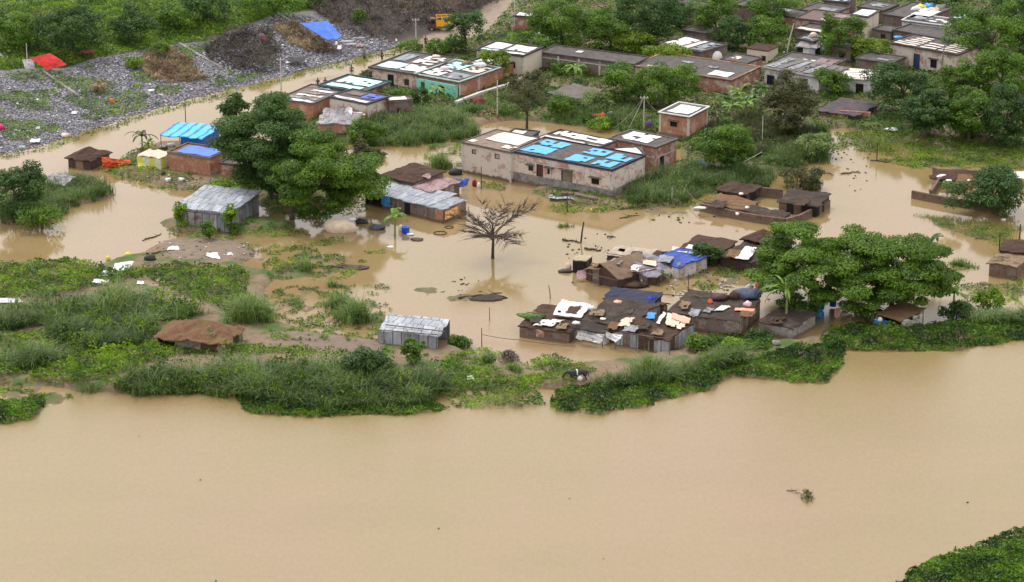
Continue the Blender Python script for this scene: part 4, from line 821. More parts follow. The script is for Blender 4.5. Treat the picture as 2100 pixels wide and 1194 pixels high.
# ================================================================== TREES (photo pixels: base x,y, crown centre x,y, half width, half height)
tree(556, 408, 560, 300, 106, 106, LF_DARK, 'largest dark green spreading tree between the blue canopy and the brick houses', 1, flat=.45, cr=1.7, dens=1.6, bias=.12)
tree(598, 450, 658, 364, 122, 84, LF_MID, 'broad green tree with wet trunk in the water, right behind the tin shed', 2, flat=.42, bias=.0, cr=1.55, dens=1.5)
tree(1664, 632, 1660, 556, 134, 104, LF_MID, 'left half of the big leafy pair standing over the blue barrels', 3, flat=.36, bias=.04, cr=1.45, dens=1.25)
tree(1826, 640, 1808, 566, 124, 96, LF_MID, 'right half of the big leafy pair, above the ruined white walled hut', 4, flat=.36, bias=.04, cr=1.45, dens=1.25)
T = [ # base, centre, half sizes, material, label
 (1150, 98, 1150, 42, 70, 50, LF_MID, 'big bushy tree at the road end right of the field, first of the top row'),
 (1252, 105, 1235, 62, 50, 40, LF_MID, 'tree between the first big bushy tree and the dark one in the top row'),
 (1285, 108, 1290, 85, 45, 22, LF_YEL, 'lighter green tree low in front of the dark top row trees'),
 (1330, 92, 1325, 35, 62, 52, LF_DARK, 'dark blue green tree left of the long bright sheeted roof'),
 (1395, 60, 1392, 30, 30, 32, LF_DARK, 'small dark tree just below the brick house at the top edge'),
 (1468, 80, 1465, 32, 45, 46, LF_MID, 'tall green tree between two brown houses at the top of the village'),
 (1512, 100, 1500, 66, 38, 30, LF_DARK, 'dark low tree right of the round white dish'),
 (1580, 60, 1582, 16, 48, 30, LF_MID, 'green tree cut by the top edge left of the row houses'),
 (1580, 100, 1565, 65, 42, 34, LF_MID, 'pale green tree above the small beige hut'),
 (1722, 122, 1718, 72, 44, 44, LF_MID, 'round tree left of the tall beige house'),
 (1785, 128, 1780, 102, 42, 24, LF_YEL, 'low yellowish tree between the round tree and the striped roof house'),
 (2030, 130, 2030, 68, 74, 58, LF_MID, 'big round tree right of the striped roof house'),
 (1925, 30, 1930, 0, 55, 22, LF_DARK, 'dark tree at the top edge above the rubbish pile'),
 (2070, 45, 2075, 12, 50, 32, LF_DARK, 'dark tree in the top right corner'),
 (2090, 110, 2098, 70, 34, 50, LF_DARK, 'dark tree at the right edge beside the big round tree'),
 (2050, 205, 2052, 155, 66, 52, LF_MID, 'bright green tree below the big round tree on the right'),
 (1850, 235, 1850, 178, 68, 44, LF_DARK, 'dark tree in front of the striped roof house'),
 (1952, 205, 1965, 160, 44, 36, LF_MID, 'green tree right of the leaning village pole'),
 (1898, 285, 1900, 232, 54, 48, LF_DARK, 'dark round tree at the edge of the drowned grass'),
 (1985, 290, 1985, 238, 58, 54, LF_MID, 'green tree in the row along the drowned grass, third from the right edge'),
 (2060, 300, 2062, 238, 56, 58, LF_DARK, 'last dark tree of the row along the drowned grass, at the right edge'),
 (1280, 210, 1282, 168, 58, 34, LF_MID, 'spreading tree in front of the pillared brick building'),
 (1372, 218, 1372, 172, 60, 38, LF_MID, 'dense tree left of the banana clump and behind the cabin'),
 (1375, 135, 1372, 112, 52, 20, LF_YEL, 'flat yellow green tree in front of the long bright sheeted roof'),
 (1428, 135, 1432, 118, 30, 16, LF_YEL, 'small yellow green tree touching the round white dish'),
 (1490, 348, 1490, 298, 64, 50, LF_MID, 'round green tree beside the cabin at the flood edge'),
 (1606, 272, 1616, 212, 58, 58, LF_OLV, 'greyish olive tree with a pale thin trunk right of the banana clump'),
 (1704, 195, 1706, 164, 42, 20, LF_MID, 'small flat topped tree in front of the white walled building'),
 (1010, 165, 1012, 124, 32, 22, LF_YEL, 'small yellow green tree over the junk covered roof'),
 (955, 108, 953, 58, 42, 32, LF_DARK, 'neat round dark tree next to the yellow vehicle'),
 (150, 112, 148, 62, 66, 46, LF_DARK, 'wide dark tree behind the red tarp on the embankment'),
 (60, 100, 40, 60, 45, 30, LF_MID, 'lighter tree at the left edge of the embankment'),
 (272, 85, 272, 52, 46, 34, LF_DARK, 'dark bushy tree on the embankment, second from the left'),
 (360, 60, 355, 40, 45, 24, LF_MID, 'mid green low tree on the embankment between two dark ones'),
 (428, 45, 425, 15, 52, 30, LF_DARK, 'dark tree at the top edge of the embankment'),
 (560, 35, 560, 8, 60, 26, LF_MID, 'green tree at the top edge left of the black scrub'),
 (28, 440, 35, 388, 66, 46, LF_DARK, 'dense dark bush tree at the left edge in the water'),
 (2035, 438, 2035, 392, 80, 45, LF_DARK, 'low leafy tree growing over the drowned ruin at the right'),
 (480, 260, 482, 222, 34, 28, LF_DARK, 'small dark tree by the flooded road behind the biggest left tree'),
 (748, 300, 745, 270, 40, 26, LF_MID, 'bush like tree between the biggest left tree and the reed bed'),
 (760, 420, 752, 330, 34, 40, LF_OLV, 'thin olive tree leaning out behind the broad green tree'),
 (1400, 480, 1399, 524, 1, 1, LF_DARK, ''),
]
for k, t in enumerate(T):
    if not t[7]: continue
    pale = 'pale thin trunk' in t[7]
    tree(*t[:7], t[7], 20+k, leaf=.17, dens=1.15 if t[1] < 320 else 1.0, bark=BARKP if pale else BARK, flat=.55, tr=1.0)
BSH = [
 (278, 140, 278, 131, 19, 13, LF_BRT, 'small round bright green bush beside the tan straw heap'), (325, 112, 325, 100, 28, 11, LF_MID, 'flat bush on the rubble above the tan straw heap'),
 (845, 110, 845, 98, 28, 14, LF_MID, 'light bush by the road behind the pink walled house'), (890, 112, 895, 98, 32, 15, LF_MID, 'bush behind the white curtained house, next to the round dark tree'),
 (935, 105, 930, 92, 28, 14, LF_BRT, 'bright bush just below the round dark tree'), (765, 165, 762, 155, 24, 12, LF_OLV, 'olive bush between turquoise roof and pink walled house'),
 (815, 215, 812, 200, 34, 18, LF_MID, 'bush under the mint green wall'), (850, 212, 862, 196, 20, 16, LF_DARK, 'dark bush beside the narrow brown brick room'),
 (437, 712, 437, 693, 22, 24, LF_BLU, 'blue green shrub in front of the mossy thatched hut'), (755, 778, 750, 745, 50, 32, LF_DARK, 'dark dense shrub on the river bank left of the flooded tin shed'),
 (850, 748, 850, 718, 26, 28, LF_MID, 'green shrub against the front of the flooded tin shed'), (1420, 305, 1440, 295, 25, 12, LF_MID, 'bush at the foot of the cabin'),
 (1450, 545, 1448, 520, 30, 22, LF_DARK, 'dark creeper bush between blue roofed hut and white sheeted hut'), (1640, 385, 1645, 378, 44, 26, LF_OLV, 'brownish olive bush behind the drowned courtyard'),
 (1205, 265, 1232, 268, 28, 14, LF_BRT, 'bright bush near the washing behind the brick row'), (1150, 235, 1150, 215, 35, 20, LF_MID, 'bush left of the clothes near the plank hut'),
 (1225, 225, 1220, 210, 38, 20, LF_BLU, 'grey green bush right of the plank hut'), (1085, 205, 1080, 182, 42, 22, LF_OLV, 'olive thicket behind the forked bare tree'),
 (1180, 150, 1165, 148, 40, 14, LF_MID, 'bush along the pillared wall'), (1105, 190, 1095, 165, 26, 20, LF_OLV, 'small olive bush by the plank hut'),
 (2030, 640, 2030, 618, 30, 26, LF_BRT, 'light green bush on the bank at the right, above the hyacinth'), (1960, 655, 1965, 640, 40, 18, LF_DARK, 'dark bush next to the right banana plant'),
 (1485, 720, 1500, 706, 24, 12, LF_BRT, 'lime green bush in front of the long grey hut'), (1440, 715, 1430, 703, 30, 14, LF_MID, 'green bush below the grey tin panels'),
 (1575, 700, 1560, 690, 26, 12, LF_DARK, 'dark bush at the foot of the grey block hut'), (375, 470, 372, 440, 12, 26, LF_BRT, 'creeper climbing the left corner of the bright tin shed'),
 (475, 480, 475, 447, 12, 30, LF_BRT, 'creeper climbing the right corner of the bright tin shed'), (430, 490, 425, 470, 14, 16, LF_MID, 'weed clump in front of the bright tin shed'),
 (1450, 245, 1430, 250, 1, 1, LF_MID, ''), (960, 712, 940, 712, 20, 14, LF_MID, 'bush at the right end of the flooded tin shed'), (1660, 315, 1668, 300, 40, 26, LF_BLU, 'grey green bush between the olive tree and open water'),
 (85, 470, 78, 440, 50, 14, LF_MID, 'low bush in front of the dense dark bush tree'), (670, 15, 640, 12, 30, 16, LF_MID, 'green bush at the corner of the black scrub'), (730, 60, 738, 38, 16, 22, LF_MID, 'lone green bush inside the black scrub'),
 (205, 190, 203, 180, 16, 10, LF_BRN, 'brown withered bush on the grey rubble'), (1455, 30, 1440, 48, 1, 1, LF_MID, ''), (480, 395, 478, 385, 50, 10, LF_BRT, 'bright green creeper spread behind the bright tin shed roof'),
]
for k, t in enumerate(BSH):
    if not t[7]: continue
    tree(*t[:7], t[7], 200+k, cat='bush', nm='bush', leaf=.15, dens=1.1, cr=None, flat=.7)
# bare trees
def bare(px, py, top, rw, label, seed, mat, nb=13, droop=.12, leafy=False, fork=.62, tw=16):
    g = G(px, py); s = scl(py); h = (py-top)/s; R_ = rw/s; rn = random.Random(seed); o = thing('bare_tree', g, 0, label, 'tree')
    b = MB(); zf_ = h*fork*.62; b.tube([(0, 0, -.8), (.05, 0, zf_*.5), (.1, 0, zf_), (0, .05, h*.62)], [.22, .17, .15, .11], 8); b.build('trunk', mat, o); b = MB()
    for k in range(nb):
        a = 2*math.pi*k/nb+rn.uniform(-.3, .3); z0 = zf_*rn.uniform(.85, 1.2); L = R_*rn.uniform(.55, 1.12); e = h*rn.uniform(.55, 1.0)*(1 if math.sin(a) > -.2 else .75); pts = []; dv = Vector((math.cos(a), math.sin(a), 0))
        for i in range(7):
            t = i/6; pts.append(Vector((0, 0, z0))+dv*L*t+Vector((rn.uniform(-.12, .12)*t, rn.uniform(-.12, .12)*t, (e-z0)*(t**.75)-droop*t*t*h*.3)))
        b.tube(pts, [.085, .065, .05, .038, .028, .018, .008], 5)
        for q in range(tw):
            i = rn.randint(2, 5); st = pts[i]; d2 = (pts[i+1]-pts[i]).normalized(); sd_ = Vector((-d2.y, d2.x, rn.uniform(-.2, .5)))*(1 if rn.random() < .5 else -1)
            en = st+(d2*.8+sd_*rn.uniform(.5, 1.1))*L*rn.uniform(.12, .42); md = (st+en)/2+Vector((0, 0, .08)); b.tube([st, md, en], [.026, .02, .010], 4)
            for _ in range(2): e2 = md+Vector((rn.uniform(-.5, .5), rn.uniform(-.5, .5), rn.uniform(-.1, .4)))*L*.16; b.tube([md, e2], [.015, .008], 3)
    b.build('branches', plain('brown twigs', (.10, .075, .06), (.05, .038, .032), 3, .8), o); return o, g
bare(1010, 530, 414, 90, 'leafless spreading tree standing alone in the open flood water', 5, BARKD, nb=19, tw=44)
o, g = bare(1080, 268, 178, 44, 'forked dark tree with thin olive foliage by the path behind the brick row', 9, BARKD, nb=6, tw=8)
crown(2.9, 2.5, 1.6, 1500, .15, .8, LF_OLV, o, (0, 0, 4.6), 77)
# banana plants
banana(1612, 670, 555, LF_BAN, 'torn tall banana plant with hanging pale ribs over the grey block hut', 3, n=15, flen=4.0, wid=.34)
banana(810, 482, 420, LF_BAN, 'banana plant with drooping leaves in the water before the long tin roof', 4, n=7, flen=2.4, wid=.7)
banana(1955, 640, 575, LF_BAN, 'dark banana plant on the bank right of the big leafy pair', 5, n=8, flen=2.4)
banana(1900, 560, 455, leafm('deep banana leaf', (.03, .08, .02), (.08, .17, .03), rough=.35), 'banana plant rising behind the top right of the big leafy pair', 6, n=9, flen=2.6, lx=.3)
banana(1745, 560, 445, MATS['deep banana leaf'], 'banana crown peeping over the middle of the big leafy pair', 16, n=7, flen=2.0)
banana(292, 308, 262, LF_OLV, 'half withered banana plant left of the sky blue canopy', 7, n=9, flen=2.6, wid=.4, dead=True)
banana(305, 312, 285, LF_BAN, 'small fresh banana plant at the foot of the withered one', 8, n=6, flen=1.5)
banana(895, 212, 168, LF_BAN, 'banana plant in front of the mint green wall', 9, n=8, flen=2.4)
banana(1180, 165, 125, LF_BAN, 'banana plant before the pillared brick wall', 10, n=8, flen=2.4)
for k, (x, y) in enumerate(((1490, 235), (1515, 222), (1545, 232), (1530, 245), (1560, 215), (1500, 250))):
    banana(x, y, y-50, LF_BAN if k % 2 else MATS['deep banana leaf'], ('leftmost', 'second from left', 'tallest bright', 'lower dark', 'rightmost', 'frontmost')[k]+' plant of the banana clump behind the orange cabin', 30+k, n=8, flen=2.6, group='banana clump behind the cabin')
banana(1943, 395, 368, LF_BRT, 'small bright green banana plant inside the drowned ruin at the right', 12, n=7, flen=1.3)
banana(485, 255, 205, LF_BAN, 'banana plant beside the flooded road behind the big left trees', 13, n=7, flen=2.2)
# ================================================================== GROUND VEGETATION
GA = [[(105, 640), (210, 612), (340, 628), (430, 645), (325, 668), (318, 705), (200, 722), (115, 695), (95, 660)], [(0, 640), (90, 635), (100, 665), (40, 678), (-60, 675), (-60, 640)],
      [(240, 790), (340, 768), (560, 752), (700, 762), (760, 768), (900, 772), (925, 800), (880, 830), (640, 845), (480, 815), (300, 812), (160, 805)], [(0, 740), (90, 725), (120, 745), (60, 765), (0, 760)]]
grass('tall_grass', 'tall blue green reed grass along the near left bank', GA, 4.4, 2.7, LF_BLU, 1, per=13, lean=1.0, wid=.085)
grass('tall_grass', 'arching reed grass on the bank before the lower hut cluster', [[(1215, 792), (1235, 780), (1330, 764), (1430, 745), (1510, 735), (1530, 745), (1440, 768), (1330, 792), (1220, 798)], [(1990, 665), (2000, 652), (2200, 640), (2200, 665)]], 5, 2.3, LF_BLU, 2, per=14, wid=.085, lean=1.0)
grass('tall_grass', 'high grass thicket below the corner of the brick row', [[(1270, 412), (1290, 385), (1335, 362), (1430, 335), (1480, 350), (1600, 352), (1570, 385), (1450, 398), (1390, 420), (1290, 418)], [(1570, 340), (1600, 312), (1690, 300), (1700, 330), (1640, 345)]], 4.0, 1.9, LF_BLU, 3)
grass('tall_grass', 'long grass field behind the brick row and below the red brick houses', [[(715, 295), (760, 255), (830, 230), (900, 232), (985, 258), (965, 285), (860, 300), (780, 298)]], 4.2, 2.0, LF_BLU, 4, light=.05)
grass('tall_grass', 'rough grass between the plank hut and the washing', [[(1120, 245), (1130, 215), (1250, 205), (1280, 225), (1350, 250), (1340, 290), (1300, 280), (1200, 255)], [(1040, 190), (1110, 175), (1120, 215), (1050, 235), (960, 230)]], 3.0, 1.6, LF_BLU, 5)
grass('tall_grass', 'reeds round the dark bush tree at the left edge', [[(0, 420), (0, 460), (100, 460), (150, 430), (235, 400), (190, 370), (130, 372), (80, 400)]], 4.0, 1.9, LF_BLU, 6)
grass('tall_grass', 'tall grass under the trees right of the cabin', [[(1450, 330), (1440, 260), (1550, 235), (1690, 262), (1700, 300), (1600, 300), (1560, 330)]], 2.6, 1.5, LF_OLV, 7)
grass('short_grass', 'short yellowish grass poking through the shallow flood at the right', [[(1750, 275), (1850, 265), (2200, 300), (2200, 350), (2000, 340), (1880, 345), (1800, 315), (1760, 300)], [(1880, 440), (2000, 455), (2100, 470), (2050, 505), (1950, 470)]], 9, .5, LF_YEL, 8, per=9, wid=.05, spread=.4)
WC = [[(120, 700), (330, 735), (600, 735), (780, 745), (930, 755), (930, 800), (880, 830), (640, 845), (480, 815), (300, 812), (150, 805)], [(80, 620), (340, 600), (440, 640), (320, 700), (100, 700)], [(1215, 790), (1400, 745), (1520, 730), (1530, 748), (1330, 795)]]
weeds('leafy_weeds', 'yellow green broadleaf plants growing between the bank reeds', WC, 20, 2.2, LF_BRT, 33, leaf=.17, thr=.57, lump=1.8, jit=.8)
weeds('leafy_weeds', 'dark broadleaf plants growing between the bank reeds', WC, 16, 1.9, LF_MID, 34, leaf=.17, thr=.62, lump=1.5, jit=.8)
WA = [[(-60, 545), (60, 540), (130, 535), (200, 548), (240, 560), (330, 545), (480, 545), (520, 570), (500, 600), (555, 640), (555, 662), (500, 660), (460, 640), (350, 595), (280, 570), (200, 590), (80, 610), (-60, 615)],
      [(-60, 690), (100, 680), (200, 710), (330, 700), (470, 710), (700, 722), (600, 725), (360, 730), (170, 790), (90, 790), (60, 770), (-60, 780)], [(225, 775), (330, 760), (480, 780), (480, 815), (250, 808)]]
weeds('low_weeds', 'bright green leafy weeds over the near left bank', WA, 42, .9, LF_BRT, 21, leaf=.16, thr=.22)
weeds('low_weeds', 'weeds and grass below the flooded tin shed down to the river', [[(920, 740), (960, 720), (1040, 770), (1100, 770), (1170, 740), (1220, 760), (1190, 790), (1100, 795), (1120, 830), (1050, 840), (930, 835), (890, 800)], [(1080, 745), (1140, 728), (1165, 740), (1140, 760)]], 40, .7, LF_BRT, 22, thr=.30)
weeds('low_weeds', 'green scrub covering the far embankment top', [[(-200, 145), (130, 140), (210, 118), (330, 98), (420, 85), (520, 45), (560, 28), (660, 15), (660, -60), (-200, -60)]], 20, .8, LF_BRT, 23, leaf=.2, lump=3.0, thr=.2, jit=.7)
weeds('low_weeds', 'olive scrub between bright weeds on the far embankment top', [[(-200, 145), (130, 140), (210, 118), (330, 98), (420, 85), (520, 45), (560, 28), (660, 15), (660, -60), (-200, -60)]], 7, 1.5, LF_YEL, 24, leaf=.2, lump=4.0, thr=.55, jit=.7)
weeds('low_weeds', 'grass strip along the foot of the grey rubble', [[(0, 322), (130, 288), (250, 246), (400, 203), (560, 163), (700, 128), (830, 98), (835, 104), (700, 138), (560, 172), (400, 214), (250, 256), (130, 298), (0, 328)]], 16, .35, LF_BRT, 25, thr=.3)
weeds('low_weeds', 'thin weeds growing through the grey rubble', [[(-60, 150), (130, 145), (330, 110), (560, 60), (560, 150), (250, 235), (0, 300), (-60, 320)]], 24, .5, LF_BRT, 26, thr=.47, lump=4)
weeds('low_weeds', 'undergrowth over the village and behind the brick houses', [[(560, 205), (760, 165), (880, 110), (1000, 65), (1080, -20), (2200, -20), (2200, 300), (2040, 300), (1960, 285), (1700, 262), (1690, 320), (1560, 375), (1420, 400), (1280, 412), (1400, 330), (1400, 290), (1240, 262), (1120, 250), (960, 240), (860, 300), (740, 300), (640, 280)]], 11, .7, LF_MID, 27, leaf=.22, thr=.27, lump=3)
weeds('low_weeds', 'weeds round the left bank huts under the big trees', [[(190, 350), (300, 300), (345, 300), (345, 350), (450, 375), (560, 330), (740, 320), (760, 430), (600, 450), (520, 410), (440, 400), (330, 392), (250, 368)], [(335, 470), (370, 450), (600, 462), (640, 485), (500, 482), (480, 492), (350, 485)]], 20, .6, LF_BRT, 28, thr=.32)
weeds('low_weeds', 'floating green weed before the brick row', [[(1080, 395), (1130, 382), (1260, 405), (1330, 412), (1330, 430), (1150, 440), (1120, 425), (1180, 410)], [(980, 372), (1040, 375), (1040, 388), (990, 386)], [(1400, 425), (1480, 408), (1300, 415), (1290, 428)], [(610, 500), (700, 490), (715, 500), (640, 508)], [(745, 515), (790, 512), (790, 522), (750, 524)]], 22, .35, LF_BRT, 29, thr=.36)
weeds('low_weeds', 'half drowned weeds on the shallows at the right', [[(1700, 262), (1850, 272), (2200, 300), (2200, 350), (2060, 345), (1900, 350), (1800, 330), (1700, 300)], [(1960, 585), (2100, 575), (2100, 625), (2000, 620)], [(1940, 540), (2000, 540), (2005, 552), (1950, 552)], [(1400, 560), (1540, 540), (1560, 580), (1440, 600)]], 24, .3, LF_BRT, 30, thr=.46, lump=2.2)
weeds('low_weeds', 'small green tufts dotting the drowned flat left of the leafless tree', [[(540, 590), (800, 585), (800, 700), (560, 700)], [(500, 500), (640, 510), (760, 540), (720, 575), (560, 575)], [(920, 700), (1110, 740), (1150, 800), (900, 790)], [(880, 290), (960, 275), (950, 345), (860, 340)], [(0, 770), (150, 770), (150, 830), (0, 840)]], 30, .3, LF_BRT, 35, thr=.52, lump=1.3)
weeds('bright_field', 'bright green paddy patch at the top centre', [[(1000, 68), (1100, 60), (1110, 92), (1060, 92), (1000, 80)], [(2010, 318), (2090, 300), (2110, 318), (2020, 345)]], 26, .3, LF_BRT, 31, cat='crop')
HY = [('large floating hyacinth mat in the lower right corner', [(1825, 1215), (1860, 1170), (1930, 1145), (2010, 1120), (2060, 1100), (2400, 1010), (2500, 1400), (1700, 1400)], .75),
      ('hyacinth mat on the river edge before the left reeds', [(478, 818), (520, 800), (640, 812), (760, 820), (880, 820), (925, 840), (860, 850), (660, 856), (520, 850)], .6),
      ('hyacinth mat on the river edge before the middle reeds', [(1125, 835), (1150, 800), (1230, 785), (1340, 782), (1440, 765), (1530, 735), (1600, 715), (1725, 705), (1735, 745), (1690, 790), (1600, 780), (1500, 770), (1460, 800), (1330, 830), (1230, 850), (1140, 845)], .75),
      ('long hyacinth mat reaching the right edge below the ruined hut', [(1680, 700), (1700, 672), (1760, 668), (1900, 672), (2000, 655), (2300, 630), (2300, 680), (2100, 700), (1940, 722), (1780, 722), (1690, 715)], .7),
      ('small hyacinth mat at the left edge of the river', [(-80, 822), (40, 825), (90, 812), (95, 838), (60, 862), (-80, 880)], .6),
      ('hyacinth patch in front of the long grey hut', [(1420, 700), (1470, 690), (1590, 695), (1580, 712), (1500, 722), (1420, 715)], .5)]
for k, (lb, pl, h) in enumerate(HY):
    weeds('water_hyacinth', lb, [pl], 85 if k else 100, h, LF_HYA, 40+k, leaf=.125, cat='water plants', lump=1.0, jit=.75, wd=.75)
TF = [(627, 553, 34, 28), (735, 655, 46, 52), (697, 628, 44, 38), (683, 588, 18, 22), (515, 655, 60, 62), (905, 345, 34, 40), (1165, 465, 14, 12), (1150, 465, 8, 10), (700, 590, 24, 12), (1975, 545, 30, 20), (1055, 758, 30, 20), (1000, 740, 30, 24), (1380, 300, 30, 18), (560, 800, 40, 40), (1340, 770, 70, 50), (240, 640, 90, 60)]
for k, (x, y, w, h) in enumerate(TF):
    lb = ['dark grass clump beside the floating log in the flood', 'bushy reed clump in the water left of the flooded tin shed', 'second reed clump up left of the bushy one in open water', 'thin reed clump above the pair of reed clumps', 'round reed clump at the tip of the near left bank', 'reed clump standing left of the plastered brick room', 'tiny grass clump in mid water below the brick row', 'tinier grass clump beside the one below the brick row', 'flat grass clump trailing in the shallows', 'pale grass clump by the straw roofed hut at the right', 'grass clump near the dead brown bush', 'grass clump right of the flooded tin shed', 'grass clump at the cabin foot', 'tall reed clump at the river edge above the left hyacinth', 'arching reed clump at the middle of the near bank', 'largest reed clump in the near left grass'][k]
    tuft(x, y, w, h, LF_BLU, lb, 300+k, n=max(5, w*h/45))
# ================================================================== RUBBLE, SCRUB, LITTER
def stones(nm, label, polys, dens, smin, smax, mat, seed, cat='rubble', thr=0):
    r = np.random.default_rng(seed); B = sample(polys, dens, r); f = fbm(B[:, 0], B[:, 1], 4, 7); B = B[f > thr]; n = len(B)
    s = r.uniform(smin, smax, (n, 1)); base = np.array([[1, 0, 0], [0, 1, 0], [-1, 0, 0], [0, -1, 0], [0, 0, 1], [0, 0, -1.]]); a = r.uniform(0, 6.3, n); ca, sa = np.cos(a), np.sin(a)
    Vv = base[None]*s[:, None]*r.uniform(.5, 1.2, (n, 6, 1))*np.array([1, 1, .55]); X = Vv[..., 0]*ca[:, None]-Vv[..., 1]*sa[:, None]; Y = Vv[..., 0]*sa[:, None]+Vv[..., 1]*ca[:, None]
    Vv = np.stack([X, Y, Vv[..., 2]], -1)+B[:, None]+np.array([0, 0, .04]); F = np.array([[0, 1, 4], [1, 2, 4], [2, 3, 4], [3, 0, 4], [1, 0, 5], [2, 1, 5], [3, 2, 5], [0, 3, 5]])
    Q_ = (np.arange(n)[:, None, None]*6+F[None]).reshape(-1, 3); return tag(npmesh(nm, Vv.reshape(-1, 3), 3, mat, v=np.repeat(r.random(n)**1.7, 8), quads=Q_), label, cat, kind='stuff')
RUB = leafm('grey rubble', (.085, .088, .105), (.52, .53, .58), .85, .2, 0.0); LIT = leafm('pale litter', (.10, .09, .10), (.80, .80, .82), .6, .3, 0.0)
DEB = leafm('dark flotsam', (.04, .035, .03), (.16, .13, .10), .8, .2, 0)
stones('rubble', 'grey stone rubble on the slope above the flooded road', [[(-300, 155), (130, 145), (210, 120), (330, 98), (420, 88), (560, 35), (640, 30), (760, 70), (830, 92), (700, 126), (560, 161), (400, 200), (250, 243), (130, 285), (-300, 400)]], 17, .06, .25, RUB, 51)
stones('litter', 'pale plastic scraps scattered over the rubble', [[(-100, 200), (560, 60), (780, 75), (790, 105), (560, 158), (250, 238), (0, 310), (-100, 330)]], .35, .12, .38, LIT, 52)
stones('litter', 'rubbish scattered among the village houses', [[(1100, 60), (1900, 20), (2080, 60), (1990, 150), (1800, 200), (1560, 200), (1150, 120)], [(560, 200), (860, 120), (980, 200), (860, 240)], [(1840, 30), (1960, 20), (1960, 45), (1850, 45)]], .5, .12, .4, LIT, 53)
stones('litter', 'rubbish and sticks strewn around the left bank huts and mud flat', [[(200, 340), (440, 370), (430, 392), (330, 385)], [(320, 495), (520, 495), (530, 530), (300, 545)], [(1360, 560), (1560, 555), (1580, 620), (1380, 610)]], .9, .08, .25, LIT, 54)
stones('litter', 'dark debris floating around the middle hut cluster', [[(1150, 480), (1600, 470), (1560, 600), (1380, 620), (1160, 590)], [(900, 560), (1100, 580), (1050, 620), (840, 600)], [(560, 670), (780, 680), (770, 700), (560, 700)], [(1700, 270), (1800, 300), (1780, 400), (1700, 400)], [(560, 590), (800, 600), (760, 660), (560, 640)], [(1270, 410), (1500, 440), (1420, 460), (1260, 450)]], .55, .06, .24, DEB, 55, thr=.5)
stones('drifting_twigs', 'tiny dark twigs drifting far apart on the wide river', [[(0, 880), (480, 870), (1130, 870), (1460, 840), (1740, 800), (2100, 740), (2100, 1080), (1800, 1194), (0, 1194)]], .0025, .06, .15, DEB, 58)
def scrub(nm, label, polys, dens, hmax, mat, seed, ln=.5, wd=.035, thr=.2, cat='brush'):
    return weeds(nm, label, polys, dens, hmax, mat, seed, leaf=ln, cat=cat, lump=2.6, jit=1.1, thr=thr, wd=wd/ln)
scrub('dry_brush', 'blackish leafless scrub filling the top middle beside the road', [[(640, 25), (660, -60), (1090, -60), (1045, -5), (960, 42), (870, 68), (800, 82), (720, 78), (700, 60)]], 26, 2.6, LF_GRY, 61)
scrub('dry_brush', 'grey purple heap of dead brush left of the blue tarp', [[(415, 120), (440, 80), (500, 58), (560, 75), (575, 120), (555, 150), (480, 148)]], 34, 2.4, LF_GRY, 62)
scrub('straw_heap', 'tan heap of dry straw on the grey rubble', [[(292, 135), (310, 112), (350, 105), (395, 130), (430, 165), (360, 172), (300, 160)]], 34, 1.5, LF_BRN, 63, wd=.05, cat='straw')
scrub('straw_heap', 'red brown straw spill below the blue tarp', [[(560, 60), (600, 48), (680, 92), (690, 108), (640, 110), (600, 95)]], 30, 1.1, LF_BRN, 64, wd=.05, cat='straw')
scrub('dry_brush', 'brown twiggy patch at the top of the scrub near the road', [[(760, 5), (1000, -30), (1060, -30), (990, 20), (880, 45), (800, 40)]], 12, 2.0, LF_BRN, 65, wd=.03)
heap('dead_bush', 1044, 738, 46, 22, LF_GRY, 'dead brown bush lying in the shallow water before the lower cluster', 'bush', 1, 400, .35, .04, .9)
heap('straw_heap', 1000, 232, 60, 20, LF_BRN, 'straw pile at the end of the low concrete wall', 'straw', 2, 300, .35, .05, .5)
heap('floating_branch', 1655, 1020, 26, 22, LF_OLV, 'torn green grey branch drifting alone in the wide river', 'branch', 3, 90, .35, .05, .4)
# ================================================================== POLES AND CABLES
pl = pole(577, 192, 120, 'pale concrete pole standing in the flooded road edge above the left brick houses', .10, CONCW, 1)
pole(853, 84, 40, 'pale pole by the road left of the yellow vehicle', .09, CONCW, 1)
pole(1055, 52, -6, 'light pole at the road end cut by the top edge', .10, CONCW, 0)
pw = pole(1020, 238, 167, 'white pole beside the straw pile behind the brick row', .09, CONCW, 0)
pc = pole(1320, 273, 198, 'cable pole with white insulator head left of the orange cabin', .09, STEEL, 1)
pole(1612, 108, 50, 'leaning village pole beside the lilac walled hut', .10, CONCW, 0, lean=14)
pole(1926, 170, 95, 'grey leaning pole in front of the striped roof house', .11, CONC, 0, lean=7)
pole(381, 256, 205, 'thin dark post rising behind the sky blue canopy', .06, BARKD, 0, nm='post', cat='post')
pole(1563, 292, 238, 'thin pale post beside the olive tree', .05, CONCW, 0, nm='post', cat='post')
pole(1798, 330, 292, 'thin post standing in open water at the right', .06, BARKD, 0, nm='post', cat='post')
pole(57, 145, 92, 'straw coloured post holding the left end of the red tarp', .07, CONCW, 0, nm='post', cat='post')
pole(987, 388, 342, 'dark thin post in the water in front of the plastered brick room', .06, BARKD, 0, nm='post', cat='post')
pole(1163, 435, 395, 'short dark post beside the sunken cart', .06, BARKD, 0, nm='post', cat='post')
pole(1378, 412, 385, 'pale stick in the grass thicket', .04, CONCW, 0, nm='stick', cat='stick')
pole(1190, 498, 455, 'leaning dead stump pole in the water above the square shelter', .10, BARKD, 0, lean=7, nm='post', cat='post')
pole(1130, 612, 585, 'short leaning stick in the water above the left end of the lower cluster', .05, BARKD, 0, lean=-5, nm='stick', cat='stick')
pole(1004, 658, 630, 'small stick in open water right of the flooded tin shed', .04, BARKD, 0, nm='stick', cat='stick')
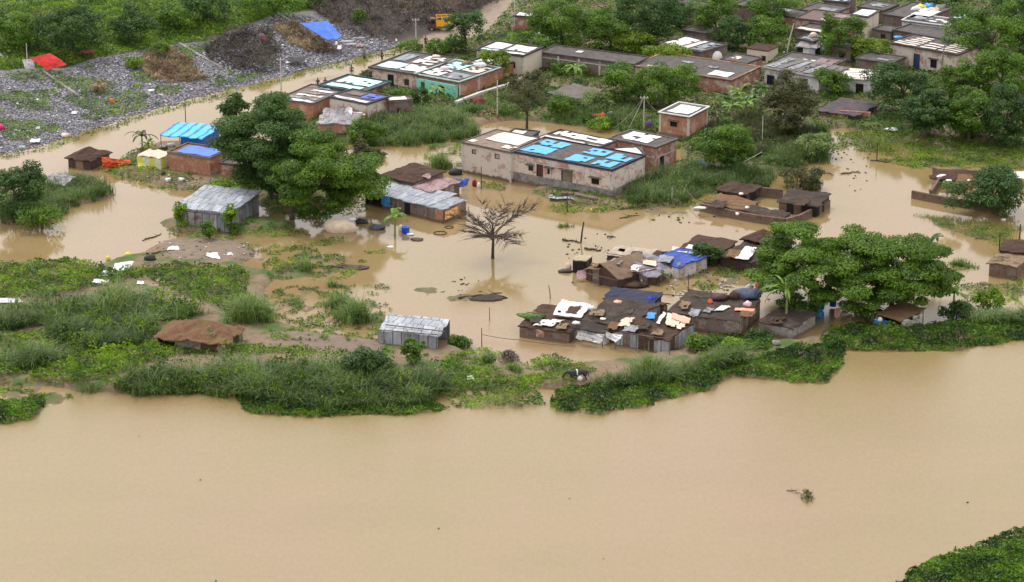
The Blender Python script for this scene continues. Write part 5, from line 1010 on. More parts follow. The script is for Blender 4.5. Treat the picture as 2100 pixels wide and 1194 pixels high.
pole(988, 712, 672, 'thin post holding the rope in front of the lower cluster', .05, BARKD, 0, nm='post', cat='post')
pole(2049, 515, 478, 'dark post left of the rounded brown roof at the right edge', .07, BARKD, 0, nm='post', cat='post')
pole(2090, 505, 460, 'thicker post behind the rounded brown roof at the right edge', .09, BARKD, 0, nm='post', cat='post')
pole(1411, 610, 562, 'dark stick among the drowned bushes above the long hut', .05, BARKD, 0, nm='stick', cat='stick')
g = pc[1]; top = g+Vector((0, 0, pc[2]))
cable([top, P(1258, 262, 1.4)], 'pale cable sagging from the insulator pole down to the washing', .03, .5)
cable([top, P(1290, 262, 1.0)], 'white stay cable dropping from the insulator pole', .03, .1, CONCW)
cable([top, P(1353, 230, 3.4)], 'cable from the insulator pole to the orange cabin', .03, .4)
cable([P(1395, 378, 1.0), P(1440, 425, .9)], 'straw coloured rope slanting to the drowned courtyard corner', .04, .0, TH_TAN, 'rope', 'rope')
cable([P(1562, 312, 1.5), P(1460, 360, 1.0), P(1400, 380, .8)], 'pale fallen cable crossing the grass thicket', .035, .2, CONCW)
g = G(988, 695); cable([g+Vector((0, 0, .5)), P(1065, 697, .5), P(1180, 710, .1)], 'dark rope stretched over the water before the lower cluster', .03, .1, BARKD, 'rope', 'rope')
for a, b_, lb in (((1335, 603, 1.6), (1470, 611, 2.2), 'long bamboo pole bridging the black plastic hut and the long hut'), ((1398, 598, 1.2), (1440, 610, 2.6), 'short bamboo pole leaning on the back of the long hut')):
    mb = MB(); p, q = P(*a), P(*b_); mb.tube([p-p, (q-p)/2+Vector((0, 0, .05)), q-p], [.06, .05, .04], 6); tag(mb.build('bamboo_pole', WOOD, None, p), lb, 'pole')
strip('drainage_channel', [(88, 147), (125, 173), (172, 205)], .5, .18, CONC, 'concrete drain running down the rubble below the red tarp', 'drain')
strip('drainage_channel', [(368, 90), (405, 112), (455, 140)], .45, .18, CONC, 'concrete drain between the tan straw heap and the purple brush', 'drain')
strip('drainage_channel', [(570, 28), (612, 55), (668, 95)], .45, .18, CONC, 'concrete drain passing under the blue tarp on the slope', 'drain')
strip('drainage_channel', [(-20, 100), (5, 118), (25, 131)], .45, .18, CONC, 'short drain at the left edge of the embankment', 'drain')
strip('low_wall', [(935, 218), (980, 200), (1040, 182), (1090, 160)], .5, .7, CONCW, 'low pale concrete wall along the foot of the orange brick side wall', 'wall')
strip('low_wall', [(1180, 402), (1225, 412)], .3, .3, BR_DRK, 'broken bit of wall beside the sunken cart', 'wall')
strip('low_wall', [(1672, 178), (1740, 190), (1790, 190)], .3, .5, CONC, 'low grey wall before the white house wing', 'wall')
strip('brick_wall', [(1720, 238), (1785, 242)], .3, .8, BR_ORG, 'reddish low brick wall right of the dark blue roofed hut', 'wall')
strip('tin_fence', [(1432, 345), (1450, 352)], .1, 1.1, plain('blue grey tin', (.20, .30, .42)), 'small blue grey tin fence under the round tree at the cabin', 'fence')
# ================================================================== TARPS, CLOTHS, SHEETS
EZ = lambda px, py, dz: (px, py, G(px, py).z+dz)
def z4(l, dz): 
    z = G(*l[-1]).z; return [(a, b, z+d) for (a, b), d in zip(l, dz)]
cloth('red_tarp', z4([(96, 143), (137, 133), (104, 109), (60, 119)], (.6, .7, 2.2, 2.4)), CLRED, 'vivid red tarp stretched as a lean-to on the grassy embankment', amp=.06)
cloth('white_cloth', z4([(52, 142), (72, 141), (68, 121), (45, 122)], (.2, .3, 1.7, 1.6)), WHITE, 'white cloth hanging at the left end of the red tarp', 'cloth', .08)
cloth('blue_tarp', z4([(672, 82), (702, 75), (672, 43), (614, 48)], (.8, .9, 2.2, 2.4)), plain('strong blue tarp', (.01, .14, .80), (.01, .10, .68), 1, .4), 'strong blue tarp pitched on the slope beside the black scrub', amp=.06)
cloth('dark_tarp', z4([(592, 127), (628, 124), (622, 116), (592, 118)], (.35, .35, .5, .5)), DARK, 'black sheet with pale rim lying on the grey rubble', amp=.05)
cloth('white_cloth', z4([(586, 129), (629, 126), (629, 123), (588, 126)], (.2, .2, .25, .25)), WHITE, 'white strip along the rim of the black sheet on the rubble', 'cloth', .05, ny=2)
LT = [((712, 84), 30, 3, WHITE, 'long white plank sheet on the rubbish strip by the road'), ((735, 78), 26, 2, WHITE, 'thin white sheet at the upper end of the rubbish strip'), ((696, 97), 9, 8, WHITE, 'round white bundle at the left of the rubbish strip'), ((720, 90), 22, 3, WHITE, 'slanting white board on the rubbish strip'),
      ((762, 87), 7, 3, WHITE, 'small white scrap at the right end of the rubbish strip'), ((690, 88), 6, 6, CLCRM, 'cream sack at the rubbish strip'), ((738, 92), 18, 6, TINP, 'brownish pink sheet in the rubbish strip'), ((678, 98), 8, 3, WHITE, 'white scrap left of the round white bundle'),
      ((802, 65), 4, 4, WHITE, 'upright white scrap on the dark slope'), ((826, 60), 6, 3, WHITE, 'white scrap near the pale road pole'), ((813, 82), 4, 4, WHITE, 'white dot bundle at the road edge'),
      ((310, 185), 14, 4, WHITE, 'white sheet on the rubble right of the orange bag'), ((330, 194), 10, 3, WHITE, 'small white sheet just below it at the rubble edge'), ((152, 231), 12, 5, WHITE, 'white rag in the middle of the grey rubble'), ((60, 268), 9, 2, WHITE, 'thin white strip on the rubble left of the white rag heap'), ((77, 262), 8, 4, WHITE, 'white scrap above the white rag heap'),
      ((72, 288), 22, 7, WHITE, 'big white rag heap on the rubble by the water'), ((45, 300), 14, 4, plain('pale aqua', (.45, .72, .75)), 'pale aqua rag beside the big white rag heap'), ((360, 172), 8, 3, WHITE, 'white scrap under the tan straw heap')]
for k, ((x, y), w, h, m_, lb) in enumerate(LT):
    cloth('plastic_sheet', z4([(x-w/2, y+h/2), (x+w/2*.8, y+h/2), (x+w/2, y-h/2), (x-w/2*.7, y-h/2)], (.1, .12, .3, .3)), m_, lb, 'scrap', .07, nx=4, ny=3)
lump('cloth_bundle', 543, 88, .55, .4, .5, CLRED, 'red bundle on the slope left of the blue tarp', 'bundle', seed=3); lump('cloth_bundle', 537, 77, .5, .4, .4, plain('mauve cloth', (.5, .3, .5)), 'mauve bundle just above the red bundle', 'bundle', seed=4)
lump('cloth_bundle', 553, 71, .4, .35, .35, WHITE, 'white bundle beside the mauve bundle on the slope', 'bundle', seed=5); lump('orange_bag', 229, 212, .27, .25, .42, CLORG, 'orange bag standing on the grey rubble', 'bag', seed=6)
lump('magenta_bag', 2, 266, .6, .5, .5, plain('magenta', (.65, .03, .18)), 'magenta bag at the left edge of the rubble', 'bag', seed=7); lump('boulder', 135, 281, .7, .5, .35, CLCRM, 'pale boulder at the foot of the rubble by the road', 'stone', seed=8)
lump('red_heap', 983, 215, 1.0, .7, .7, MARO, 'dark red cloth heap near the straw pile', 'heap', seed=9)
# roofs of the huts: things lying on them
def on(nm, pts, z, mat, label, cat='tarp', amp=.05, **k): return cloth(nm, [(a, b, zz if isinstance(zz, float) else z) for (a, b), zz in [(p, None) for p in pts]], mat, label, cat, amp, **k)
on('white_tarp', [(1133, 645), (1192, 652), (1212, 624), (1152, 614)], 1.75, WHITE, 'wide white tarp with brown tears on the left roof of the lower cluster', amp=.06, holes=.08)
on('white_cloth', [(1090, 666), (1130, 668), (1160, 655), (1110, 655)], 1.55, WHITE, 'ragged white cloth lying left on the vine covered roof', 'cloth', holes=.15, rag=.15)
on('brown_rag', [(1158, 640), (1180, 644), (1195, 628), (1172, 628)], 1.86, TH_BRN, 'brown star shaped rag on the wide white tarp', 'rag', rag=.16)
on('white_cloth', [(1266, 667), (1290, 669), (1300, 652), (1282, 650)], 2.25, CLCRM, 'cream rag beside the black ridge of the lower cluster', 'cloth', rag=.2)
lump('sack', 1182, 664, .45, .35, .16, WHITE, 'white sack on the low grey fronted hut', 'sack', z=1.7, seed=11); lump('sack', 1267, 622, .5, .4, .2, PEACH, 'peach coloured bundle on the black plastic roof', 'sack', z=2.1, seed=12)
lump('sack', 1237, 655, .35, .25, .1, WHITE, 'little white scrap on the black ridge roof', 'sack', z=2.3, seed=13); lump('sack', 1212, 633, .45, .3, .2, WHITE, 'white bundle at the left edge of the black plastic roof', 'sack', z=2.1, seed=14)
on('orange_cloth', [(1362, 664), (1398, 676), (1412, 655), (1370, 642)], 2.15, CLCRM, 'yellowish cream tarp over the right end of the lower cluster', holes=.08, rag=.15)
on('peach_cloth', [(1378, 652), (1412, 664), (1415, 652), (1380, 640)], 2.25, PEACH, 'peach cloth strip on the cream tarp', 'cloth', rag=.15)
on('white_cloth', [(1345, 662), (1352, 664), (1368, 642), (1360, 640)], 2.2, WHITE, 'narrow white cloth left of the cream tarp', 'cloth', rag=.1); on('blue_rag', [(1326, 652), (1342, 654), (1344, 642), (1330, 640)], 2.2, SKYB, 'sky blue and white rag on the roof behind the cream tarp', 'rag', rag=.15)
cloth('white_cloth', [(1243, 688, 1.1), (1263, 704, .9), (1276, 688, 1.6), (1244, 680, 1.75)], WHITE, 'white cloth hanging over the front wall of the tin panel hut', 'cloth', .08, rag=.15)
cloth('white_cloth', [(1182, 694, .4), (1232, 704, .5), (1236, 688, 1.3), (1184, 680, 1.5)], WHITE, 'white plastic bulging from the low grey fronted hut', 'cloth', .1, holes=.12, rag=.12)
cloth('sky_blue_cloth', [(1403, 696, .2), (1426, 696, .2), (1420, 668, 1.5), (1406, 668, 1.5)], SKYB, 'sky blue cloth hanging between the tin panel hut and the long hut', 'cloth', .08)
cloth('navy_curtain', [(1333, 640, .7), (1346, 634, .7), (1346, 608, 2.1), (1330, 606, 2.1)], SH_ROY, 'royal blue cloth on the end of the black plastic hut', 'cloth', .08)
lump('vine_clump', 1088, 652, 1.3, .8, .35, LF_BRT if False else plain('vine green', (.10, .22, .03), (.04, .10, .02), 4, .7), 'green vine mound at the left corner of the lower cluster', 'vine', z=1.35, seed=15, amp=.5)
on('orange_mat', [(1506, 636), (1546, 638), (1548, 633), (1508, 631)], 2.12, plain('coral mat', (.85, .25, .16), (.85, .42, .3), 1), 'coral orange mat on the black roof of the long hut', 'mat', .02)
on('white_sheet', [(1463, 637), (1482, 636), (1498, 628), (1480, 626)], 2.14, WHITE, 'white sheet beside the coral mat on the long hut roof', 'sheet', rag=.1)
on('grey_sheet', [(1442, 638), (1456, 641), (1466, 633), (1452, 629)], 2.14, TIN, 'grey green sheet left of the white sheet on the long hut roof', 'sheet', rag=.12)
drum('orange_bucket', 1456, 619, .26, .45, CLORG, 'orange tipped bucket on the back of the long hut roof', 'bucket', z=2.1, tilt=1.1)
lump('dark_bundle', 1476, 614, 1.0, .6, .4, plain('dull maroon', (.09, .03, .035), (.04, .025, .03), 3), 'maroon bedding pile behind the coral mat', 'bundle', z=2.1, seed=16); lump('brown_bundle', 1505, 612, .7, .5, .45, TH_BRN, 'brown sack pile right of the maroon bedding', 'bundle', z=2.1, seed=17)
lump('navy_bundle', 1535, 610, 1.6, .8, .6, plain('navy cloth', (.03, .06, .14), (.10, .12, .15), 2.5, .7), 'big heap of navy blue belongings at the back right of the long hut', 'bundle', z=2.1, seed=18, amp=.4)
for (x, y, m_, lb, q) in ((1537, 592, WHITE, 'white sack on the left of the navy heap', 19), (1570, 597, WHITE, 'white sack on the right of the navy heap', 20), (1556, 590, CLORG, 'orange bundle between the two white sacks', 21), (1556, 603, WHITE, 'white bag below the orange bundle', 22), (1584, 592, DARK, 'black bag right of the white sacks', 23), (1533, 627, CLPNK, 'pink bag beside the coral mat', 24)):
    lump('sack', x, y, .45, .35, .32, m_, lb, 'sack', z=2.2, seed=q)
on('white_sheet', [(1508, 530), (1536, 533), (1552, 508), (1528, 505)], 1.6, WHITE, 'bright white sheet draped over the dark hut beside the right big tree', 'sheet', .04)
on('white_sheet', [(1405, 509), (1420, 511), (1424, 502), (1412, 501)], 1.65, WHITE, 'white strip on the brown roofed hut behind the blue tarp', 'sheet'); on('cream_board', [(1376, 513), (1408, 519), (1412, 511), (1380, 505)], 1.6, CLCRM, 'cream board along the front edge of the brown roofed hut', 'board', .01); on('aqua_board', [(1412, 520), (1436, 521), (1438, 513), (1414, 512)], 1.6, TINL, 'pale metal board right of the cream board', 'board', .01)
cloth('white_cloth', [(1182, 573, .2), (1202, 572, .2), (1203, 552, 1.2), (1184, 556, 1.2)], CLPNK, 'pinkish white cloth at the left end of the brown tarp hut', 'cloth', .07)
cloth('white_cloth', [(1210, 570, .3), (1230, 574, .3), (1224, 547, 1.7), (1213, 550, 1.5)], WHITE, 'white triangular cloth over the doorway of the brown tarp hut', 'cloth', .05)
cloth('white_board', [(1252, 560, .8), (1262, 566, .6), (1258, 552, 1.5), (1250, 550, 1.5)], WHITE, 'small leaning white board at the right of the brown tarp hut', 'board', .02)
cloth('pink_cloth', [(1288, 563, .9), (1340, 555, 1.0), (1350, 549, 1.6), (1295, 556, 1.5)], CLPNK, 'pink and white cloths spread before the grey rag hut', 'cloth', .12, holes=.12, rag=.2)
on('cream_board', [(1318, 541), (1346, 546), (1346, 536), (1320, 532)], 1.8, CLCRM, 'cream board on the grey rag hut', 'board', .02)
cloth('striped_cloth', [(1352, 568, .3), (1372, 573, .2), (1376, 560, 1.3), (1356, 553, 1.5)], plain('blue yellow cloth', (.02, .28, .62), (.72, .68, .35), 1.8, .5, lo=.48, hi=.52), 'blue and yellow cloth hanging left of the patched blue roof hut', 'cloth', .06)
cloth('white_board', [(1366, 560, 1.0), (1382, 563, 1.0), (1381, 552, 1.7), (1366, 549, 1.7)], CLCRM, 'cream board beside the blue and yellow cloth', 'board', .01)
for k, (x, y) in enumerate(((1388, 566), (1413, 556), (1428, 544))):
    cloth('white_board', [(x, y, .2), (x+7, y-2, .2), (x+8, y-28+k*4, 1.8), (x+1, y-26+k*4, 1.8)], PLW, ('first white plank on the patched wall of the blue roofed hut', 'middle pale plank on the patched wall of the blue roofed hut', 'last white rag on the patched wall of the blue roofed hut')[k], 'board', .02, nx=3, ny=5)
lump('white_pot', 1317, 580, .22, .2, .4, WHITE, 'left one of two pale cans on the mound between the clusters', 'can', seed=25, amp=.05); lump('white_pot', 1327, 577, .25, .2, .42, CLCRM, 'right one of two pale cans on the mound between the clusters', 'can', seed=26, amp=.05)
lump('mud_mound', 1300, 588, 1.6, .9, .35, TH_BRN, 'brown mound behind the black plastic hut', 'mound', seed=27); lump('white_sack', 1166, 553, .35, .3, .5, CLCRM, 'pale sack at the far left of the middle cluster', 'sack', seed=28)
lump('brown_drift', 1160, 558, .8, .5, .22, BARKD, 'dark drift lump at the far left of the middle cluster', 'drift', seed=29)
lump('pale_awning', 698, 478, 2.1, 1.0, 1.05, CLCRM, 'cream curved sheet of a drowned boat shelter under the broad tree', 'tarp', z=-.25, seed=200, amp=.10, rz_=-.15)
lump('dark_pile', 742, 458, .75, .45, .32, DARK, 'black pile with white rags right of the cream shelter', 'pile', seed=30); lump('white_rag', 722, 452, .5, .3, .22, WHITE, 'white rag on the black pile', 'rag', z=.9, seed=31)
lump('blue_pile', 775, 470, 1.0, .6, .35, plain('dark blue heap', (.02, .05, .12), (.1, .1, .1), 3), 'dark blue heap left of the drooping banana plant', 'pile', seed=32)
cloth('blue_curtain', [(782, 420, .7), (800, 424, .7), (798, 404, 1.9), (780, 402, 1.9)], SKYB, 'blue cloth hanging under the left end of the long tin roof', 'cloth', .06)
cloth('blue_tarp', [(925, 385, .6), (958, 382, .5), (962, 366, 1.3), (930, 367, 1.4)], plain('deep blue tarp', (.015, .07, .35), (.05, .12, .4), 1, .4), 'deep blue tarp beside the dusty pink roofs', 'tarp', .15)
lump('dark_bush_heap', 935, 358, .9, .6, .5, DARK, 'dark round heap beyond the dusty pink roofs', 'heap', seed=33); lump('white_rag', 915, 380, .7, .4, .15, WHITE, 'white rag left of the deep blue tarp', 'rag', seed=34)
on('white_sheet', [(865, 362), (880, 366), (888, 358), (876, 354)], 2.6, TINP, 'small pink sheet on the edge of the dark reddish thatched roof', 'sheet', rag=.1)
W5 = [((228, 563), (262, 553), (275, 536), (236, 540), .5, 'largest white sheet spread on the near left bank'), ((203, 567), (232, 562), (240, 553), (212, 556), .35, 'smaller white sheet just below the largest one'), ((188, 580), (220, 583), (224, 575), (192, 573), .3, 'white and reddish rag on the near left weeds'),
      ((-10, 622), (48, 620), (40, 612), (-5, 612), .4, 'white sheet at the left edge on the near bank'), ((423, 526), (452, 532), (446, 518), (424, 518), .2, 'white rag lying in the shallows below the bright tin shed'), ((342, 513), (368, 511), (364, 503), (345, 506), .2, 'white rag on the mud flat below the bright tin shed'),
      ((465, 523), (478, 523), (476, 518), (466, 518), .1, 'little white scrap floating right of the white rag'), ((280, 583), (296, 583), (294, 577), (282, 577), .2, 'tiny white scrap at the start of the mud path'), ((470, 550), (482, 550), (480, 544), (470, 545), .2, 'tiny white scrap at the tip of the near left bank')]
for k, (a, b_, c_, d_, dz, lb) in enumerate(W5): cloth('white_sheet', z4([a, b_, c_, d_], (dz*.4, dz*.4, dz, dz)), WHITE, lb, 'sheet', .06, nx=6, ny=4)
cloth('white_sheet', z4([(957, 778), (972, 778), (970, 770), (958, 771)], (.3, .3, .5, .5)), WHITE, 'white scrap in the weeds below the dead brown bush', 'sheet', .05, nx=3, ny=3)
lump('plastic_bag', 1189, 780, .3, .25, .3, WHITE, 'white bag among the weeds beside the black and white cow', 'bag', seed=35)
lump('yellow_can', 222, 534, .3, .25, .35, CLYEL, 'left yellow jerry can above the largest white sheet', 'jerry can', seed=36, amp=.05); lump('yellow_can', 262, 526, .4, .3, .32, CLYEL, 'right yellow jerry can above the largest white sheet', 'jerry can', seed=37, amp=.05)
lump('black_bundle', 308, 533, .65, .5, .4, DARK, 'black bundle on the bank right of the largest white sheet', 'bundle', seed=38)
lump('grey_stone', 1592, 707, .5, .4, .3, CONC, 'pale stone at the water edge below the grey block hut', 'stone', seed=39); cloth('peach_sheet', [(1712, 652, .1), (1722, 650, .1), (1724, 632, 1.0), (1712, 632, 1.2)], PEACH, 'peach coloured sheet half sunk right of the blue barrels', 'sheet', .05)
cloth('peach_sheet', [(1724, 648, .1), (1748, 636, .2), (1748, 630, .5), (1724, 640, .5)], PEACH, 'longer peach sheet lying behind the upright one', 'sheet', .05)
# blue barrels and pots
lump('blue_tub', 1678, 650, .62, .5, .6, SKYB, 'sky blue conical tub nearest the water under the big tree', 'tub', seed=40, amp=.08); drum('blue_barrel', 1680, 632, .55, .9, SKYB, 'sky blue barrel behind the conical tub', z=.2, tilt=.2); drum('blue_barrel', 1708, 628, .36, .9, plain('blue drum', (.02, .16, .5)), 'slim blue barrel right of the wider barrel', z=.2)
drum('blue_barrel', 1643, 636, .35, .7, SKYB, 'small blue barrel behind the hanging banana ribs', z=.6)
cloth('blue_tarp', [(1790, 672, .2), (1828, 674, .2), (1824, 658, .7), (1794, 654, 1.1)], SKYB, 'sky blue tarp at the foot of the ruined hut', 'tarp', .12); lump('white_ball_pot', 1805, 659, .28, .28, .3, WHITE, 'round white pot on the blue tarp of the ruined hut', 'pot', z=.8, seed=41, amp=.03)
drum('blue_barrel', 832, 478, .45, .85, SH_ROY, 'royal blue barrel beside the drooping banana plant', z=0.0, tilt=.15); lump('white_can', 822, 474, .3, .25, .5, WHITE, 'white can leaning on the royal blue barrel', 'can', seed=42, amp=.04)
mb = lumpmesh(.8, .6, .16, 43); tag(mb.build('black_tub', BARKD, None, P(855, 491, .05)), 'dark round tub floating left of the leafless tree', 'tub')
def ring(px, py, r_, lb):
    g = P(px, py, .05); mb = MB(); n = 24; mb.tube([(r_*math.cos(2*math.pi*k/n), r_*.9*math.sin(2*math.pi*k/n), 0) for k in range(n+1)], .06, 5); tag(mb.build('well_ring', BARKD, None, g), lb, 'ring')
ring(903, 478, .75, 'larger dark ring just breaking the water left of the leafless tree'); ring(921, 466, .5, 'smaller dark ring near the shop hut')
lump('red_jar', 973, 382, .3, .28, .55, MARO, 'maroon jar standing in water by the plastered brick room', 'jar', seed=44, amp=.05); lump('white_jar', 982, 385, .22, .2, .42, WHITE, 'white bottle right of the maroon jar', 'jar', seed=45, amp=.05)
for (x, y, rx, m_, lb, q) in ((800, 508, .4, WHITE, 'white scrap drifting below the drooping banana plant', 46), (842, 482, .5, WHITE, 'white float near the banana plant', 47), (1212, 432, .25, CLYEL, 'yellow ball floating before the brick row', 48), (2058, 452, .3, WHITE, 'white float in the right shallows', 49)):
    lump('float', x, y, rx, .25, .13, m_, lb, 'float', seed=q)
LG = [((680, 548), (742, 552), .16, 'black log floating beside the dark grass clump'), ((940, 612), (1030, 602), .14, 'bent dark log below the leafless tree'), ((720, 545), (655, 548), .08, 'thin branch left of the black log'), ((1270, 430), (1350, 418), .09, 'long drifting branch right of the brick row'), ((1270, 448), (1310, 442), .10, 'short drifting branch below the long one'),
      ((1245, 487), (1262, 487), .09, 'tiny drifting log in the middle water'), ((300, 522), (350, 514), .10, 'dark branch on the mud flat'), ((292, 494), (330, 480), .10, 'plank end at the left of the mud flat'), ((1155, 492), (1190, 498), .14, 'drifting wood at the foot of the leaning stump pole'), ((1200, 510), (1232, 515), .16, 'dark drift log above the bamboo platform'),
      ((1785, 330), (1825, 334), .14, 'dark log across the foot of the thin water post'), ((1725, 358), (1760, 352), .10, 'branch raft in the water left of the thin post'), ((1680, 352), (1710, 360), .08, 'small branch raft beside the drowned courtyard'), ((1885, 338), (1910, 345), .08, 'short stick by the collapsed roof'), ((2000, 490), (2030, 492), .05, 'thin stick floating by the right edge hut'), ((1612, 1008), (1640, 1012), .05, 'thin twig floating left of the lone river branch')]
for k, (a, b_, r_, lb) in enumerate(LG):
    p, q = G(*a), G(*b_); rn = random.Random(k); mb = MB(); d = q-p; n = 6; nn = Vector((-d.y, d.x, 0)).normalized()
    pts = [d*i/n+nn*rn.uniform(-.25, .25)+Vector((0, 0, .04+rn.uniform(-.02, .08))) for i in range(n+1)]; mb.tube(pts, [r_*(1-.5*i/n) for i in range(n+1)], 6)
    for _ in range(4): i = rn.randint(1, 5); mb.tube([pts[i], pts[i]+Vector((rn.uniform(-.9, .9), rn.uniform(-.9, .9), rn.uniform(0, .35)))], [r_*.4, .01], 4)
    tag(mb.build('driftwood', BARKD, None, p), lb, 'driftwood')
lump('drift_mat', 1000, 612, 2.0, 1.1, .10, TH_DRK, 'flat dark drift mat on the water below the leafless tree', 'drift', seed=50, amp=.35); lump('drift_mat', 730, 550, 1.8, .7, .12, BARKD, 'drift mat around the black log', 'drift', seed=51, amp=.35)
# sunken cart before the brick row, small boat like tub
p = P(1155, 410, 0); o = thing('sunken_cart', p, -.15, 'sunken cart with grey tin top and brown box before the brick row', 'cart'); mb = MB(); mb.box(-1.6, 1.6, -.6, .8, -.3, .28, 0, .08); mb.build('bed', WOOD, o); mb = MB(); mb.sheet(-1.8, 1.5, -.8, .5, lambda x, y: .42+.05*math.sin(x*3), 6, 3, .04, .03, .12, .15); mb.build('tin_cover', TINL, o); mb = MB(); mb.box(-.3, 1.2, .2, .9, .3, .8, 0, .05); mb.build('box', WOOD, o); mb = MB(); mb.tube([(1.5, 0, -.3), (1.9, .05, .5)], .28, 8); mb.build('barrel', DARK, o)
# washing behind the brick row
lump('washing', 1228, 245, .9, .35, .5, CLRED, 'red washing on the path behind the brick row', 'washing', seed=52); lump('washing', 1236, 243, .45, .3, .5, CLORG, 'orange washing right of the red washing', 'washing', seed=53); lump('washing', 1252, 236, .4, .3, .3, WHITE, 'pale washing above the orange washing', 'washing', seed=54)
lump('washing', 1219, 247, .4, .3, .4, NAVY, 'navy washing left of the red washing', 'washing', seed=55); lump('washing', 1278, 254, .6, .3, .35, plain('crimson', (.5, .03, .12)), 'crimson washing left of the cable pole', 'washing', seed=56); lump('washing', 1330, 262, .5, .3, .5, PURP, 'purple washing right of the cable pole', 'washing', seed=57)
cloth('purple_cloth', [(1205, 150, .3), (1222, 152, .3), (1225, 138, 1.3), (1208, 140, 1.3)], PURP, 'purple cloth hung below the pillared brick wall', 'cloth', .06); lump('dark_bundle', 1238, 142, .8, .5, .5, NAVY, 'dark bundle against the pillared brick wall', 'bundle', seed=58)
lump('lime_bundle', 1430, 290, .5, .4, .3, LIME, 'lime cloth at the right foot of the cabin', 'bundle', seed=59)
# dish by the sheeted roof
mb = MB(); n = 16
for i in range(3):
    for k in range(n):
        a0, a1 = 2*math.pi*k/n, 2*math.pi*(k+1)/n; r0, r1 = .75*i/3, .75*(i+1)/3; f = lambda r_, a: (r_*math.cos(a), .35*r_*r_-.2, r_*math.sin(a)*1.25)
        mb.poly([f(r0, a0), f(r1, a0), f(r1, a1), f(r0, a1)]); mb.poly([(x, y+.04, z) for x, y, z in [f(r0, a1), f(r1, a1), f(r1, a0), f(r0, a0)]])
g = P(1471, 118, 2.2); o = thing('satellite_dish', g, .3, 'round white dish at the end of the long bright sheeted roof', 'dish'); mb.build('dish', SH_WHT, o); mb = MB(); mb.tube([(0, .15, -2.2), (0, .1, 0)], .05, 6); mb.build('mast', STEEL, o)
for k, (x, y) in enumerate(((895, 118, ), (808, 118))):
    lump('roof_junk', (x, 893)[k] if k == 0 else 912, (y, 117)[k] if k == 0 else 142, .7, .4, .25, (CLCRM, CLPNK)[k], ('white sack on the pink walled house roof', 'pinkish bundle on the mint green house roof')[k], 'sack', z=3.3, seed=60+k)
lump('roof_junk', 984, 136, .9, .5, .35, WHITE, 'white laundry pile on the low orange brick roof beside the small tree', 'laundry', z=3.2, seed=62); lump('roof_junk', 958, 132, .8, .5, .3, TH_TAN, 'straw coloured pile on the low orange brick roof', 'pile', z=3.0, seed=63)
lump('white_goat_heap', 818, 238, .5, .35, .6, WHITE, 'white bundle on the grass under the red patched house', 'bundle', seed=64)
cloth('white_cloth', [(708, 232, 1.9), (722, 238, 1.9), (722, 222, 2.7), (712, 218, 2.9)], WHITE, 'white cloth against the wall above the grey tin lean-to', 'cloth', .08); cloth('white_board', [(722, 238, 1.9), (750, 236, 1.9), (745, 230, 2.1), (722, 230, 2.1)], CLCRM, 'cream board beside that white cloth above the lean-to', 'board', .03)
for k, (x, y, w, m_, lb) in enumerate(((352, 300, 16, WHITE, 'white basin beside the sky blue canopy'), (336, 304, 22, TINL, 'pale metal sheets left of the blue roofed house'), (345, 372, 14, WHITE, 'white cloth at the foot of the wrapped stall'), (372, 372, 16, WHITE, 'white hanging cloth below the orange brick house'), (398, 385, 20, CONCW, 'pale basin rim below the orange brick house'), (425, 388, 12, WHITE, 'white shirt like cloth near the creeper roof'), (335, 358, 12, DARK, 'dark cloth beside the yellow tarp'))):
    lump('household_item', x, y, w/35, .3, .28, m_, lb, 'household item', seed=70+k, amp=.35)
for k, (x, y, m_, lb) in enumerate(((1905, 20, SKYB, 'blue cloth on the rubbish pile at the top right'), (1890, 22, CLYEL, 'yellow cloth on the rubbish pile at the top right'), (1915, 28, CLCRM, 'cream sack on the rubbish pile at the top right'), (1898, 30, WHITE, 'white bag on the rubbish pile at the top right'), (1878, 26, WHITE, 'white sack left of the rubbish pile'), (1930, 22, CONC, 'grey heap right of the rubbish pile'))):
    lump('rubbish', x, y, .9, .5, .6, m_, lb, 'rubbish', z=2.4, seed=80+k, amp=.4)
lump('blue_tub', 1842, 78, .8, .5, .2, SKYB, 'blue basin on the black roof left of the striped roof house', 'basin', z=2.8, seed=90); lump('yellow_tank', 1668, 77, .6, .5, .5, CLCRM, 'cream tank on the shed behind the lilac walled hut', 'tank', z=2.3, seed=91, amp=.05)
lump('white_rag', 1712, 124, .6, .4, .3, NAVY, 'navy tarp heap under the round village tree', 'heap', seed=92); lump('white_stone', 1828, 268, .9, .5, .25, WHITE, 'white rag on the rubbish shore in front of the dark round tree', 'rag', seed=93)
for k, (x, y, lb) in enumerate(((1436, 428, 'white rag at the left corner of the drowned courtyard'), (1532, 427, 'white scrap on the front wing of the drowned courtyard'), (1512, 440, 'white scrap on the front mud wall of the courtyard'), (1520, 399, 'white board under the small back hut of the courtyard'), (1930, 362, 'white cloth draped on the collapsed roof'), (1946, 372, 'white sack on the collapsed roof'), (1988, 372, 'white scrap left of the low leafy tree'))):
    lump('white_scrap', x, y, (.75, .3, .25, .35, .9, .4, .35)[k], .3, .15, WHITE, lb, 'scrap', z=(.9, 1.3, 1.0, 1.4, 1.3, 1.2, 1.2)[k], seed=95+k, rz_=.6 if k == 4 else 0)
